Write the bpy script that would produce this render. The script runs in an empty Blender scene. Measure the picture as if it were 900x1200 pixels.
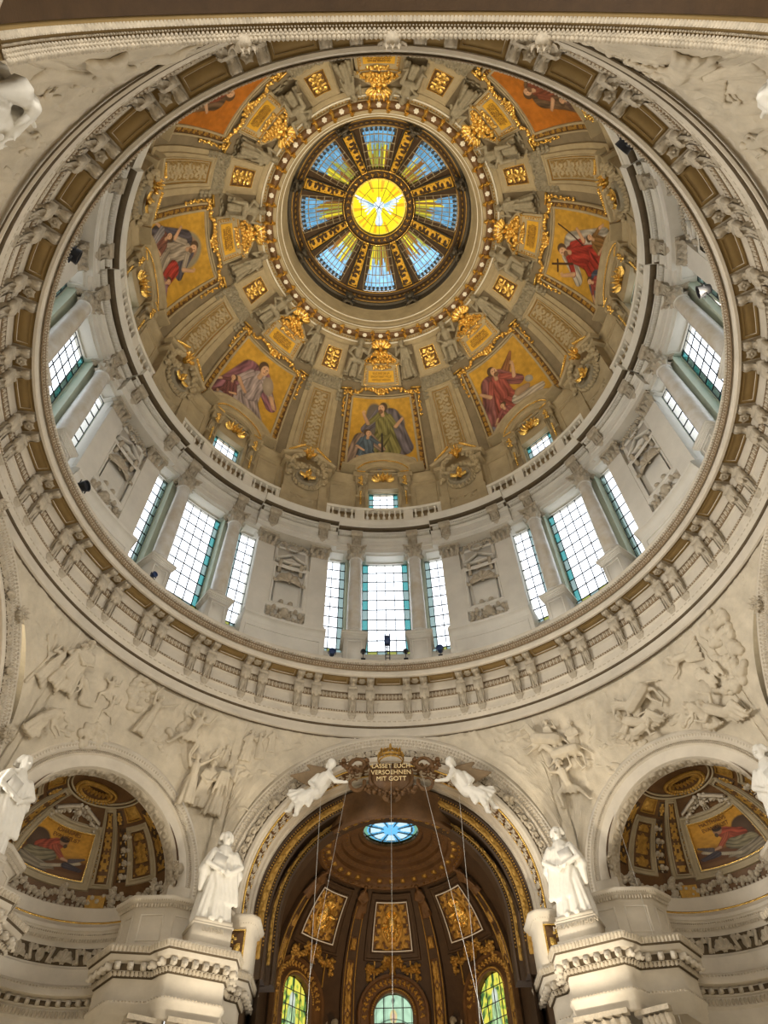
import bpy, math, random
import numpy as np
from mathutils import Vector, Matrix

random.seed(7)
RNG = np.random.RandomState(11)
rad, deg, PI = math.radians, math.degrees, math.pi
SC = bpy.context.scene
COL = SC.collection

# ------------------------------------------------------------------ camera, sky, lights, exposure
# z = 0 is the eye height of the photographer; the dome axis is the world z axis; +Y is the choir (azimuth 0, clockwise)
CAM_POS = Vector((-0.588, -17.814, 0.0))
F_PX = 825.4
EL, ROLL, YAW = 0.93186, -0.02598, 0.01696
def make_camera():
    fw = Vector((math.sin(YAW)*math.cos(EL), math.cos(YAW)*math.cos(EL), math.sin(EL)))
    r = Vector((math.cos(YAW), -math.sin(YAW), 0)); u = r.cross(fw)
    r2 = r*math.cos(ROLL)+u*math.sin(ROLL); u2 = -r*math.sin(ROLL)+u*math.cos(ROLL)
    cd = bpy.data.cameras.new('camera'); co = bpy.data.objects.new('camera', cd); COL.objects.link(co)
    cd.sensor_fit = 'VERTICAL'; cd.sensor_height = 24; cd.lens = 24*F_PX/1200; cd.clip_start = .05; cd.clip_end = 500
    m = Matrix((r2, u2, -fw)).transposed().to_4x4(); m.translation = CAM_POS
    co.matrix_world = m; SC.camera = co
make_camera()
def cyl(R, a, h): return np.array([R*math.sin(rad(a)), R*math.cos(rad(a)), h])

W = bpy.data.worlds.new('sky'); SC.world = W; W.use_nodes = True
bg = W.node_tree.nodes['Background']; bg.inputs[0].default_value = (.93, .96, 1.0, 1); bg.inputs[1].default_value = 2.3
SC.view_settings.view_transform = 'Standard'; SC.view_settings.look = 'None'
SC.view_settings.gamma = 1; SC.view_settings.use_curve_mapping = False
SC.view_settings.exposure = 0.27

def spot(name, loc, target, power, color=(1, .86, .66), size=60, blend=.8, radius=.25):
    l = bpy.data.lights.new(name, 'SPOT'); l.energy = power; l.color = color; l.spot_size = rad(size); l.spot_blend = blend
    l.shadow_soft_size = radius
    o = bpy.data.objects.new(name, l); COL.objects.link(o); o.location = loc
    o.rotation_euler = (Vector(target)-Vector(loc)).to_track_quat('-Z', 'Y').to_euler(); return o
# added area lights standing in for arm daylight, and floodlights the building has
def area(name, az, R, h, w, ht, power, color, aim):
    l = bpy.data.lights.new(name, 'AREA'); l.shape = 'RECTANGLE'; l.size = w; l.size_y = ht; l.energy = power; l.color = color
    o = bpy.data.objects.new(name, l); COL.objects.link(o); p = Vector(cyl(R, az, h)); o.location = p; o.rotation_euler = (Vector(aim)-p).to_track_quat('-Z', 'Y').to_euler()
for az, pw in ((90, 4500), (-90, 9500), (180, 2600)):
    area('arm_fill_light', az, 29, 15, 12, 9, pw, (1, .95, .86), (0, 0, 19))
area('crossing_fill_light', 0, 9, 1, 12, 8, 500, (1, .93, .82), (0, 2, 30))  # fill light added low inside the crossing, shining up
for s in (-1, 1):
    spot('statue_floodlight', cyl(9, s*20, 1), cyl(17.8, s*28, 15.5), 4800 if s < 0 else 7500, (1, .88, .68), 26)
    spot('relief_floodlight', cyl(8, s*15, 4), cyl(17.4, s*22, 24), 1500, (1, .82, .55), 30)
for a in (-112.5, -67.5, -22.5, 22.5, 67.5, 112.5, 157.5, -157.5):
    spot('dome_floodlight', cyl(16.6, a, 31.2), cyl(-9, a, 66), 7600, (1, .83, .55), 75, .9, .2)
spot('choir_floodlight', (0, 17.5, 9), (0, 26, 20), 500, (1, .62, .28), 80)

# ------------------------------------------------------------------ materials (all procedural nodes)
def mat(name, col, rough=.7, metal=0., bump=0., bscale=8., var=0., vscale=.6, vcol=False, dark=None, spec=.4):
    m = bpy.data.materials.new(name); m.use_nodes = True; nt = m.node_tree; N = nt.nodes; L = nt.links
    b = N['Principled BSDF']; b.inputs['Base Color'].default_value = (*col, 1); b.inputs['Roughness'].default_value = rough
    b.inputs['Metallic'].default_value = metal; b.inputs['Specular IOR Level'].default_value = spec
    tc = N.new('ShaderNodeTexCoord')
    src = None
    if vcol:
        a = N.new('ShaderNodeVertexColor'); a.layer_name = 'paint'; src = a.outputs['Color']
    if var > 0:
        n = N.new('ShaderNodeTexNoise'); n.inputs['Scale'].default_value = vscale; n.inputs['Detail'].default_value = 6; n.inputs['Roughness'].default_value = .65
        L.new(tc.outputs['Object'], n.inputs['Vector'])
        r = N.new('ShaderNodeValToRGB'); r.color_ramp.elements[0].position = .32; r.color_ramp.elements[1].position = .68
        d = dark if dark else tuple(c*(1-var) for c in col)
        r.color_ramp.elements[0].color = (*d, 1); r.color_ramp.elements[1].color = (*col, 1)
        L.new(n.outputs['Fac'], r.inputs['Fac'])
        if src is not None:
            mx = N.new('ShaderNodeMixRGB'); mx.blend_type = 'MULTIPLY'; mx.inputs[0].default_value = var
            L.new(src, mx.inputs[1]); L.new(r.outputs[0], mx.inputs[2]); src = mx.outputs[0]
        else: src = r.outputs[0]
    if src is not None: L.new(src, b.inputs['Base Color'])
    if bump > 0:
        n2 = N.new('ShaderNodeTexNoise'); n2.inputs['Scale'].default_value = bscale; n2.inputs['Detail'].default_value = 5
        L.new(tc.outputs['Object'], n2.inputs['Vector'])
        bp = N.new('ShaderNodeBump'); bp.inputs['Strength'].default_value = bump; bp.inputs['Distance'].default_value = .06
        L.new(n2.outputs['Fac'], bp.inputs['Height']); L.new(bp.outputs[0], b.inputs['Normal'])
    return m
def glassmat(name, col, vcol=False, alpha=.96):
    m = bpy.data.materials.new(name); m.use_nodes = True; nt = m.node_tree; N = nt.nodes; L = nt.links
    N.remove(N['Principled BSDF']); out = N['Material Output']
    t = N.new('ShaderNodeBsdfTransparent'); t.inputs[0].default_value = (*col, 1)
    g = N.new('ShaderNodeBsdfGlossy'); g.inputs['Roughness'].default_value = .12
    mx = N.new('ShaderNodeMixShader'); mx.inputs[0].default_value = 1-alpha
    if vcol:
        a = N.new('ShaderNodeVertexColor'); a.layer_name = 'paint'; q = N.new('ShaderNodeMixRGB'); q.blend_type = 'MULTIPLY'; q.inputs[0].default_value = 1; q.inputs[2].default_value = (.5, .5, .5, 1); L.new(a.outputs['Color'], q.inputs[1]); L.new(q.outputs[0], t.inputs[0])
    L.new(t.outputs[0], mx.inputs[1]); L.new(g.outputs[0], mx.inputs[2]); L.new(mx.outputs[0], out.inputs[0])
    return m
M = dict(
    stone=mat('cream_stone', (.70, .63, .52), .75, 0, .12, 5, .22, .5),
    wallst=mat('pale_drum_stone', (.78, .745, .67), .75, 0, .10, 4, .16, .45),
    relief=mat('relief_stone', (.66, .58, .45), .8, 0, .25, 14, .25, .9),
    orn=mat('carved_ornament_stone', (.60, .52, .40), .7, 0, .35, 16, .35, 3.0),
    marble=mat('veined_marble', (.74, .74, .73), .25, 0, 0, 1, .35, .7, dark=(.56, .50, .40), spec=.5),
    domest=mat('olive_dome_stone', (.44, .36, .23), .75, 0, .15, 6, .25, .8),
    domegr=mat('grey_stucco', (.34, .30, .22), .7, 0, .3, 12, .35, 2.5),
    domebg=mat('dome_recess_plaster', (.25, .20, .13), .8, 0, .1, 6, .25, 1),
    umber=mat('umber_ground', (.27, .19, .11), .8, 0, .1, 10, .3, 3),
    recess_shade=mat('recess_shade_ground', (.13, .095, .055), .8, 0, .1, 10, .3, 3),  # dark ground that paints recess shade behind carved ornament
    soffit=mat('brown_soffit_paint', (.30, .20, .075), .65, 0, .08, 6, .2, 1.2),
    gold=mat('gilding', (1.0, .66, .18), .26, .85, .5, 22, .35, 5),
    dgold=mat('aged_gilding', (.55, .32, .07), .4, .5, .5, 22, .4, 5),
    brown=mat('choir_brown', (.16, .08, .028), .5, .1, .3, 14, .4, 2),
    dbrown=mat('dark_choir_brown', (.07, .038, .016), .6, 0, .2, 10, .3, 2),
    statue=mat('white_marble', (.80, .77, .70), .55, 0, .08, 10, .12, 1.5),
    bronze=mat('dark_bronze_figure', (.10, .085, .065), .5, .3, .3, 20, .4, 4),
    lead=mat('dark_lead', (.05, .055, .06), .6),
    green=mat('pale_green_reveal', (.56, .62, .50), .7, 0, 0, 1, .1, 1),
    mosaic=mat('mosaic', (1, 1, 1), .5, .1, .4, 60, .25, 40, vcol=True),
    black=mat('black_lamp_housing', (.02, .022, .03), .4),
    blue=mat('dark_blue_lamp', (.03, .06, .16), .3),
    wire=mat('steel_wire', (.75, .75, .72), .35, .6),
    text=mat('dark_lettering', (.16, .07, .02), .6),
    gtext=mat('gilt_lettering', (.95, .75, .4), .4, .4),
    pane=glassmat('window_glass', (.97, .985, 1.0)),
    panec=glassmat('cyan_border_glass', (.22, .42, .42)),
    panep=glassmat('pale_cyan_border_glass', (.37, .43, .42)),
    paney=glassmat('yellow_border_glass', (.40, .41, .20)),
    stain=glassmat('painted_glass', (1, 1, 1), vcol=True),
)

# ------------------------------------------------------------------ mesh building
class MB:
    def __init__(s): s.V = []; s.F = []; s.Mi = []; s.n = 0; s.C = []
    def add(s, V, F, mi=0, col=None):
        V = np.asarray(V, float).reshape(-1, 3); F = np.asarray(F, int)
        s.V.append(V); s.F.append((F+s.n)); s.Mi.append(np.full(len(F), mi) if np.isscalar(mi) else np.asarray(mi)); s.n += len(V)
        if col is not None: s.C.append(np.asarray(col, float))
        return s
    def build(s, name, mats, parent=None, smooth=False, sharp=None):
        if not isinstance(mats, (list, tuple)): mats = [mats]
        me = bpy.data.meshes.new(name)
        V = np.concatenate(s.V); nl = sum(f.size for f in s.F); nf = sum(len(f) for f in s.F)
        me.vertices.add(len(V)); me.vertices.foreach_set('co', V.ravel())
        me.loops.add(nl); me.polygons.add(nf)
        me.loops.foreach_set('vertex_index', np.concatenate([f.ravel() for f in s.F]).astype(np.int32))
        tot = np.concatenate([np.full(len(f), f.shape[1]) for f in s.F]); st = np.concatenate([[0], np.cumsum(tot)[:-1]])
        me.polygons.foreach_set('loop_start', st.astype(np.int32)); me.polygons.foreach_set('loop_total', tot.astype(np.int32))
        for m in mats: me.materials.append(M[m] if isinstance(m, str) else m)
        me.polygons.foreach_set('material_index', np.concatenate(s.Mi).astype(np.int32))
        if smooth: me.polygons.foreach_set('use_smooth', np.ones(nf, bool))
        me.update(calc_edges=True)
        if s.C:
            ca = me.color_attributes.new('paint', 'FLOAT_COLOR', 'POINT'); c = np.concatenate(s.C)
            c4 = np.ones((len(V), 4)); c4[:len(c), :3] = c; ca.data.foreach_set('color', c4.ravel())
        if smooth and sharp: me.set_sharp_from_angle(angle=rad(sharp))
        o = bpy.data.objects.new(name, me); COL.objects.link(o)
        if parent is not None: o.parent = parent
        return o
def gridF(nu, nv, wrap=False):   # vertices indexed i*(nv+1)+j
    i, j = np.meshgrid(np.arange(nu), np.arange(nv), indexing='ij'); i = i.ravel(); j = j.ravel(); w = nv+1
    ip = (i+1) % nu if wrap else i+1
    return np.stack([i*w+j, ip*w+j, ip*w+j+1, i*w+j+1], 1)
BOXV = np.array([[x, y, z] for x in (-1, 1) for y in (-1, 1) for z in (-1, 1)], float)
BOXF = np.array([[0, 1, 3, 2], [4, 6, 7, 5], [0, 4, 5, 1], [2, 3, 7, 6], [0, 2, 6, 4], [1, 5, 7, 3]])

# surfaces: (u, v, d) -> point; u to the right, v up as seen from inside, d towards the viewer
DC, DS = 52.3, 18.7
def fc(R, a, h):
    a = np.radians(a); return np.stack(np.broadcast_arrays(R*np.sin(a), R*np.cos(a), h), -1)
def S_cyl(R): return lambda u, v, d: fc(R-d, u, v)
def S_dome(u, v, d, S=DS):
    p = np.radians(v); r = S-d; return fc(r*np.cos(p), u, DC+r*np.sin(p))
def S_sph(D, h, S, az=0):
    a = math.radians(az); cx, cy = D*math.sin(a), D*math.cos(a)
    def f(u, v, d):
        p = np.radians(v); t = a+np.radians(u); r = S-d
        return np.stack(np.broadcast_arrays(cx+r*np.cos(p)*np.sin(t), cy+r*np.cos(p)*np.cos(t), h+r*np.sin(p)), -1)
    return f
def S_ncyl(D, R, az=0):
    a = math.radians(az); cx, cy = D*math.sin(a), D*math.cos(a)
    def f(u, v, d):
        t = a+np.radians(u); r = R-d
        return np.stack(np.broadcast_arrays(cx+r*np.sin(t), cy+r*np.cos(t), v), -1)
    return f
def S_plane(D, az=0, x0=0, yaw=0):
    a = math.radians(az)
    def f(u, v, d):
        x = u+x0; y = D-d
        return np.stack(np.broadcast_arrays(x*math.cos(a)+y*math.sin(a), -x*math.sin(a)+y*math.cos(a), v), -1)
    return f
def S_arch(D, hc, az=0):      # u = angle from the crown (right positive), v = radius
    P = S_plane(D, az)
    return lambda u, v, d: P(v*np.sin(np.radians(u)), hc+v*np.cos(np.radians(u)), d)
def S_arch_soffit(R, hc, D, az=0):   # u = angle, v = depth beyond D ; d towards the arch centre
    P = S_plane(0, az)
    return lambda u, v, d: P((R-d)*np.sin(np.radians(u)), hc+(R-d)*np.cos(np.radians(u)), -(D+v))

def frameof(S, u, v, e=1e-3):
    """tangent frame (right, away, up) of a surface at arrays u, v"""
    u = np.asarray(u, float); v = np.asarray(v, float)
    P = S(u, v, 0.); X = S(u+e, v, 0.)-S(u-e, v, 0.); Z = S(u, v+e, 0.)-S(u, v-e, 0.)
    X /= np.linalg.norm(X, axis=-1, keepdims=True); Z -= (Z*X).sum(-1, keepdims=True)*X; Z /= np.linalg.norm(Z, axis=-1, keepdims=True)
    Y = np.cross(Z, X)
    return P, X, Y, Z
def put(mb, piece, S, u, v, s=(1, 1, 1), rot=None, d=0., mi=0):
    """stamp a piece (verts, faces) at many places of a surface"""
    u = np.atleast_1d(np.asarray(u, float)); v = np.atleast_1d(np.asarray(v, float)); u, v = np.broadcast_arrays(u, v)
    P, X, Y, Z = frameof(S, u.astype(float), v.astype(float)); P = P-Y*d
    s = np.broadcast_to(np.asarray(s, float), (len(u), 3))
    pv, pf = piece; n = len(pv)
    loc = pv[None]*s[:, None, :]
    if rot is not None:
        r = np.radians(np.broadcast_to(rot, (len(u),))); c, q = np.cos(r)[:, None], np.sin(r)[:, None]
        loc = np.stack([loc[..., 0]*c+loc[..., 2]*q, loc[..., 1], -loc[..., 0]*q+loc[..., 2]*c], -1)
    Wd = P[:, None]+loc[..., 0:1]*X[:, None]+loc[..., 1:2]*Y[:, None]+loc[..., 2:3]*Z[:, None]
    F = (pf[None]+(np.arange(len(u))*n)[:, None, None]).reshape(-1, pf.shape[1])
    mb.add(Wd.reshape(-1, 3), F, mi); return mb
def patch(mb, S, u0, u1, v0, v1, nu, nv, d=0., h=None, mi=0, mi2=None, thr=.5, skirt=.08, mask=None, col=None, taper=None):
    u = np.linspace(0, 1, nu+1); v = np.linspace(0, 1, nv+1); U, V = np.meshgrid(u, v, indexing='ij')
    H = h(U, V) if h is not None else np.zeros_like(U)
    A = u0+(u1-u0)*U; B = v0+(v1-v0)*V
    if taper is not None:      # taper(V) scales u about the middle
        m = (u0+u1)/2; A = m+(A-m)*taper(V)
    P = S(A, B, d+H).reshape(-1, 3); F = gridF(nu, nv)
    Hn = H.ravel()
    mis = np.full(len(F), mi)
    if mi2 is not None:
        mis = np.where(Hn[F].mean(1) > thr, mi2, mi)
    keep = np.ones(len(F), bool)
    if mask is not None:
        mk = mask(U, V).ravel(); keep = mk[F].all(1)
    C = col(U, V).reshape(-1, 3) if col is not None else None
    mb.add(P, F[keep], mis[keep], C)
    if skirt and mask is None:
        idx = np.arange((nu+1)*(nv+1)).reshape(nu+1, nv+1)
        loop = np.concatenate([idx[:, 0], idx[-1, 1:], idx[::-1, -1][1:], idx[0, ::-1][1:-1]])
        low = S(A, B, d-skirt+0*H).reshape(-1, 3)[loop]; n = len(loop)
        k = np.arange(n); kn = (k+1) % n
        mb.add(np.concatenate([P[loop], low]), np.stack([k, k+n, kn+n, kn], 1), mi, None if C is None else np.concatenate([C[loop]]*2))
    return mb
def sweep(mb, fn, prof, u0, u1, n, closed=True, caps=True, mi=0):
    """sweep profile [(p,q)..] with fn(u,p,q)->points from u0 to u1"""
    pr = np.array(prof, float); m = len(pr); us = np.linspace(u0, u1, n+1)
    U = np.repeat(us[:, None], m, 1); P = fn(U, pr[None, :, 0]+0*U, pr[None, :, 1]+0*U).reshape(-1, 3)
    i, j = np.meshgrid(np.arange(n), np.arange(m if closed else m-1), indexing='ij'); i = i.ravel(); j = j.ravel(); jn = (j+1) % m
    F = np.stack([i*m+j, (i+1)*m+j, (i+1)*m+jn, i*m+jn], 1); mb.add(P, F, mi)
    if closed and caps and abs(u1-u0) < 359.9:
        for k in (0, n):
            c = P[k*m:(k+1)*m]; cc = c.mean(0); V = np.concatenate([c, [cc]]); a = np.arange(m)
            mb.add(V, np.stack([a, (a+1) % m, np.full(m, m)], 1), mi)
    return mb
RING = lambda u, p, q: fc(p, u, q)                     # profile (radius, height)
def ARC(D, hc, az=0):                                   # profile (radius in the plane, depth towards viewer)
    S = S_arch(D, hc, az); return lambda u, p, q: S(u, p, q)
def NR(D, az=0):                                        # profile (radius, height) about a niche axis
    def f(u, p, q):
        return S_ncyl(D, 0, az)(u, q, -p)
    return f
def mould(mb, S, u0, u1, v0, v1, ku, kv, prof, nu=8, nv=8, mi=0, taper=None):
    """picture-frame moulding: prof [(outward metres, d)..] ; ku, kv = units per metre"""
    pts = [(a, 0, 0, -1) for a in np.linspace(0, 1, nu+1)[:-1]]
    T = []
    for t in np.linspace(0, 1, nu+1)[:-1]: T.append((t, 0))
    for t in np.linspace(0, 1, nv+1)[:-1]: T.append((1, t))
    for t in np.linspace(1, 0, nu+1)[:-1]: T.append((t, 1))
    for t in np.linspace(1, 0, nv+1)[:-1]: T.append((0, t))
    T = np.array(T); n = len(T); rings = []
    for o, d in prof:
        A = u0-o*ku+(u1-u0+2*o*ku)*T[:, 0]; B = v0-o*kv+(v1-v0+2*o*kv)*T[:, 1]
        if taper is not None: mm = (u0+u1)/2; A = mm+(A-mm)*taper(T[:, 1])
        rings.append(S(A, B, d+0*A))
    P = np.concatenate(rings); k = np.arange(n); kn = (k+1) % n
    for r in range(len(prof)-1):
        mb.add(P[r*n:(r+2)*n], np.stack([k, kn, kn+n, k+n], 1), mi)
    return mb
def capsule(mb, p0, p1, r0, r1, seg=8, mi=0, flat=None):
    p0 = np.array(p0, float); p1 = np.array(p1, float); ax = p1-p0; L = np.linalg.norm(ax)
    ax = ax/L if L > 1e-6 else np.array([0, 0, 1.]); t = np.array([1, 0, 0]) if abs(ax[0]) < .8 else np.array([0, 1, 0])
    x = np.cross(ax, t); x /= np.linalg.norm(x); y = np.cross(ax, x)
    rows = []
    for e, c, r, sg in ((p0, 0, r0, -1), (p1, 1, r1, 1)):
        for f in ((.95, .3), (.6, .8), (0, 1)) if sg < 0 else ((0, 1), (.6, .8), (.95, .3)):
            rows.append((e+sg*ax*r*f[0], r*f[1]))
    th = np.arange(seg)/seg*2*PI; V = []
    for c, r in rows: V.append(c+r*(np.cos(th)[:, None]*x+np.sin(th)[:, None]*y))
    V = np.concatenate(V+[[rows[0][0]-ax*r0*.05], [rows[-1][0]+ax*r1*.05]])
    k = np.arange(seg); kn = (k+1) % seg; F = []
    for i in range(5): F.append(np.stack([i*seg+k, i*seg+kn, (i+1)*seg+kn, (i+1)*seg+k], 1))
    mb.add(V, np.concatenate(F), mi)
    n = len(V); mb.add(V, np.concatenate([np.stack([kn, k, np.full(seg, n-2)], 1), np.stack([5*seg+k, 5*seg+kn, np.full(seg, n-1)], 1)]), mi)
    return mb
def lathe(prof, seg=12):
    pr = np.array(prof, float); th = np.arange(seg)/seg*2*PI
    V = np.stack([pr[None, :, 0]*np.cos(th)[:, None], pr[None, :, 0]*np.sin(th)[:, None], np.repeat(pr[None, :, 1], seg, 0)], -1).reshape(-1, 3)
    return V, gridF(seg, len(pr)-1, True)[:, ::1]
def join(*ps):
    V = []; F = []; n = 0
    for v, f in ps:
        f = np.asarray(f)
        if f.shape[1] == 3: f = np.concatenate([f, f[:, 2:3]], 1)
        V.append(v); F.append(f+n); n += len(v)
    return np.concatenate(V), np.concatenate(F)
def xf(p, t=(0, 0, 0), s=(1, 1, 1), rz=0, ry=0, rx=0):
    v = p[0]*np.array(s); m = np.array(Matrix.Rotation(rad(rz), 3, 'Z') @ Matrix.Rotation(rad(ry), 3, 'Y') @ Matrix.Rotation(rad(rx), 3, 'X'))
    return v @ m.T+np.array(t), p[1]

# ------------------------------------------------------------------ ornament pieces (x right, -y towards viewer, z up), unit sized
def P_box(): return BOXV.copy(), BOXF.copy()
def P_egg(n=6, m=3):
    th = np.arange(n)/n*2*PI; ph = np.linspace(0, PI/2, m+1); V = np.stack([np.cos(ph)[None]*np.cos(th)[:, None], -np.sin(ph)[None]+0*th[:, None], np.cos(ph)[None]*np.sin(th)[:, None]], -1)
    return V.reshape(-1, 3), gridF(n, m, True)
def P_leaf(n=4):
    t = np.linspace(0, 1, n+1); w = .5*np.sin(PI*(.12+.84*t))**.7; c = .25+.9*t**3*0+.45*np.sin(PI*t*.9)
    V = []
    for i in range(n+1):
        y = -(.15+.55*t[i]**2); z = t[i]-.25*max(0, t[i]-.75)*4*t[i]
        for x, b in ((-1, .18), (-.5, -.03), (0, -.14), (.5, -.03), (1, .18)): V.append((x*w[i], y+b, z))
    return np.array(V), gridF(n, 4)
def P_rosette(pet=6, n=24):
    th = np.arange(n)/n*2*PI; rs = [1, .85, .55, .3, .22, 0.01]; V = []
    for k, r in enumerate(rs):
        wob = 1+.18*np.cos(pet*th)*(r > .5)
        y = [0, -.22, -.3, -.08, -.35, -.42][k]
        V.append(np.stack([r*wob*np.cos(th), y+.08*np.cos(pet*th)*(.3 < r < .9), r*wob*np.sin(th)], -1))
    V = np.concatenate(V); k = np.arange(n); kn = (k+1) % n
    return V, np.concatenate([np.stack([i*n+k, i*n+kn, (i+1)*n+kn, (i+1)*n+k], 1) for i in range(5)])
def P_extrude(poly, w=1.):   # polygon of (y, z) extruded along x from -w to w
    p = np.array(poly, float); n = len(p); V = np.concatenate([np.column_stack([np.full(n, s*w), p]) for s in (-1, 1)])
    k = np.arange(n); kn = (k+1) % n; F = [np.stack([k, kn, kn+n, k+n], 1)]
    c = p.mean(0); V = np.concatenate([V, [[-w, *c], [w, *c]]])
    F += [np.stack([kn, k, np.full(n, 2*n), np.full(n, 2*n)], 1), np.stack([k+n, kn+n, np.full(n, 2*n+1), np.full(n, 2*n+1)], 1)]
    return V, np.concatenate(F)
def circ(cy, cz, r, a0, a1, n): return [(cy+r*math.cos(rad(a)), cz+r*math.sin(rad(a))) for a in np.linspace(a0, a1, n)]
def P_modillion():
    # scroll bracket hanging under a soffit: top at z=0, reaches from y=0 (wall) to y=-1 (lip)
    poly = [(0, 0), (-1, 0), (-1.0, -.12)]+circ(-.86, -.26, .17, 80, -140, 7)[::1]
    poly = [(0, 0), (0, -.62)]+circ(-.16, -.52, .22, 270, 180, 4)+[(-.45, -.30), (-.6, -.36)]+circ(-.82, -.27, .18, 230, 90+0, 5)[0:0]+circ(-.84, -.26, .17, 250, 120, 5)+[(-1.0, -.1), (-1, 0)]
    body = P_extrude(poly, .42)
    vol = []
    for s in (-1, 1):
        for cy, cz, r in ((-.84, -.24, .19), (-.17, -.46, .24)):
            v, f = lathe([(0.01, -.07), (r*.45, -.07), (r*.5, -.03), (r*.85, -.06), (r, 0), (r, .05)], 10)
            v = np.stack([s*(.42-v[:, 2]), v[:, 0]+cy, v[:, 1]+cz], -1); vol.append((v, f))
    leaf = xf(P_leaf(3), (0, -.12, -.5), (.62, .3, .6), rx=50)
    plate = xf(P_box(), (0, -.5, .03), (.55, .56, .04))
    return join(body, leaf, plate, *vol)
def P_keyconsole():
    # upright curved console on the frieze: z from 0 (bottom) to 1 (top), with tapering pendant
    poly = [(0, 1), (-.42, 1), (-.46, .93)]+circ(-.36, .84, .16, 160, 260, 5)+[(-.2, .66), (-.14, .45), (-.10, .3), (-.16, .26), (-.16, .22), (-.04, .2), (0, .2)]
    b = P_extrude(poly, .15)
    tri = np.array([(-.17, 0, .22), (.17, 0, .22), (0, 0, -.08), (-.15, -.1, .22), (.15, -.1, .22), (0, -.06, -.05)])
    tf = np.array([[3, 4, 5, 5], [0, 3, 5, 2], [1, 2, 5, 4], [0, 1, 4, 3]])
    cr = []
    for s in (-1, 1):
        v, f = lathe([(0.01, -.03), (.12, -.03), (.17, .0), (.17, .05)], 8); v = np.stack([s*(.16-v[:, 2]), v[:, 0]-.34, v[:, 1]+.84], -1); cr.append((v, f))
    lf = xf(P_leaf(3), (0, -.02, .3), (.3, .35, .38))
    rod = [xf(P_box(), (x, -.17+.0, .45), (.02, .03, .2)) for x in (-.08, .08)]
    eg = xf(P_egg(), (0, -.42, .72), (.09, .12, .12))
    cap = xf(P_box(), (0, -.24, 1.02), (.19, .27, .03))
    return join(b, (tri, tf), lf, eg, cap, *cr, *rod)
def P_baluster():
    v, f = lathe([(.30, 0), (.30, .08), (.16, .12), (.34, .3), (.30, .42), (.13, .62), (.13, .72), (.24, .8), (.16, .86), (.28, .92), (.28, 1)], 8); return v, f
def P_capital():
    bell = lathe([(.50, 0), (.54, .03), (.50, .06), (.48, .10), (.50, .5), (.62, .82), (.70, .88)], 16)
    ps = [bell]
    for k in range(8): ps.append(xf(P_leaf(4), (0, 0, 0), (.42, .36, .42), rz=0))
    out = [bell]
    for ring, z, h, off in ((0, .06, .42, 0), (1, .30, .46, 22.5)):
        for k in range(8):
            l = xf(P_leaf(4), (0, -.42, z), (.44, .5, h)); out.append(xf(l, rz=off+45*k))
    for k in range(4):
        v, f = lathe([(.01, -.09), (.08, -.10), (.10, -.05), (.17, -.08), (.2, 0), (.17, .08), (.10, .05), (.08, .1), (.01, .09)], 10)
        v = np.stack([v[:, 2], v[:, 0]-.86, v[:, 1]+.80], -1); out.append(xf((v, f), rz=45+90*k))
        out.append(xf(P_rosette(5, 10), (0, -.66, .88), (.14, .3, .14), rz=0)); out[-1] = xf(out[-1], rz=90*k)
    ab = np.array([(-.86, -.86), (-.4, -.70), (0, -.66), (.4, -.70), (.86, -.86), (.7, -.4), (.66, 0), (.7, .4), (.86, .86), (.4, .7), (0, .66), (-.4, .7), (-.86, .86), (-.7, .4), (-.66, 0), (-.7, -.4)])
    n = 16; V = np.concatenate([np.column_stack([ab, np.full(n, z)]) for z in (.9, 1.02)]+[[[0, 0, .9], [0, 0, 1.02]]]); k = np.arange(n); kn = (k+1) % n
    out.append((V, np.concatenate([np.stack([k, kn, kn+n, k+n], 1), np.stack([kn, k, np.full(n, 32), np.full(n, 32)], 1), np.stack([k+n, kn+n, np.full(n, 33), np.full(n, 33)], 1)])))
    return join(*out)
def P_lump(seed=0, n=7):
    r = random.Random(seed); out = []
    for k in range(n):
        a = r.uniform(0, 2*PI); q = r.uniform(.15, .75); s = r.uniform(.25, .5)
        out.append(xf(P_leaf(3) if k % 3 else P_egg(6, 2), (q*math.cos(a), -r.uniform(0, .3), q*math.sin(a)), (s*1.2, s, s*1.3), ry=r.uniform(0, 360)))
    out.append(xf(P_egg(8, 3), (0, 0, 0), (.55, .45, .55)))
    return join(*out)
def P_shell(rays=5, n=44):
    # scallop shell, concave half dome: x -1..1, z 0..1
    V = []; th = np.linspace(0, PI, n+1); rr = np.linspace(.06, 1, 6)
    for t in th:
        for r in rr:
            w = math.cos(t*2*rays); V.append((r*math.cos(t)*(1+.05*w*(r > .9)), .55*(1-r**2)**.5*1-.15*w*r, r*math.sin(t)))
    return np.array(V), gridF(n, 5)
def P_mask():
    hd = lathe([(.01, -1), (.55, -.85), (.85, -.3), (.9, .2), (.6, .85), (.01, 1)], 10); hd = (hd[0]*np.array([.75, .7, .9]), hd[1])
    ps = [hd, xf(P_box(), (0, -.68, -.05), (.09, .16, .2)), xf(P_egg(), (-.28, -.5, .12), (.14, .18, .09)), xf(P_egg(), (.28, -.5, .12), (.14, .18, .09)), xf(P_box(), (0, -.56, -.42), (.24, .1, .06))]
    for s in (-1, 1): ps.append(xf(P_leaf(3), (s*.3, -.1, .5), (.6, .8, .8), ry=s*35)); ps.append(xf(P_leaf(3), (s*.6, -.1, .1), (.5, .8, .8), ry=s*100))
    ps.append(xf(P_leaf(3), (0, -.2, .6), (.6, .8, .8)))
    for s in (-.35, 0, .35): ps.append(xf(P_leaf(3), (s, -.2, -.6), (.35, .6, .7), ry=180-s*40))
    return join(*ps)
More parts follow.
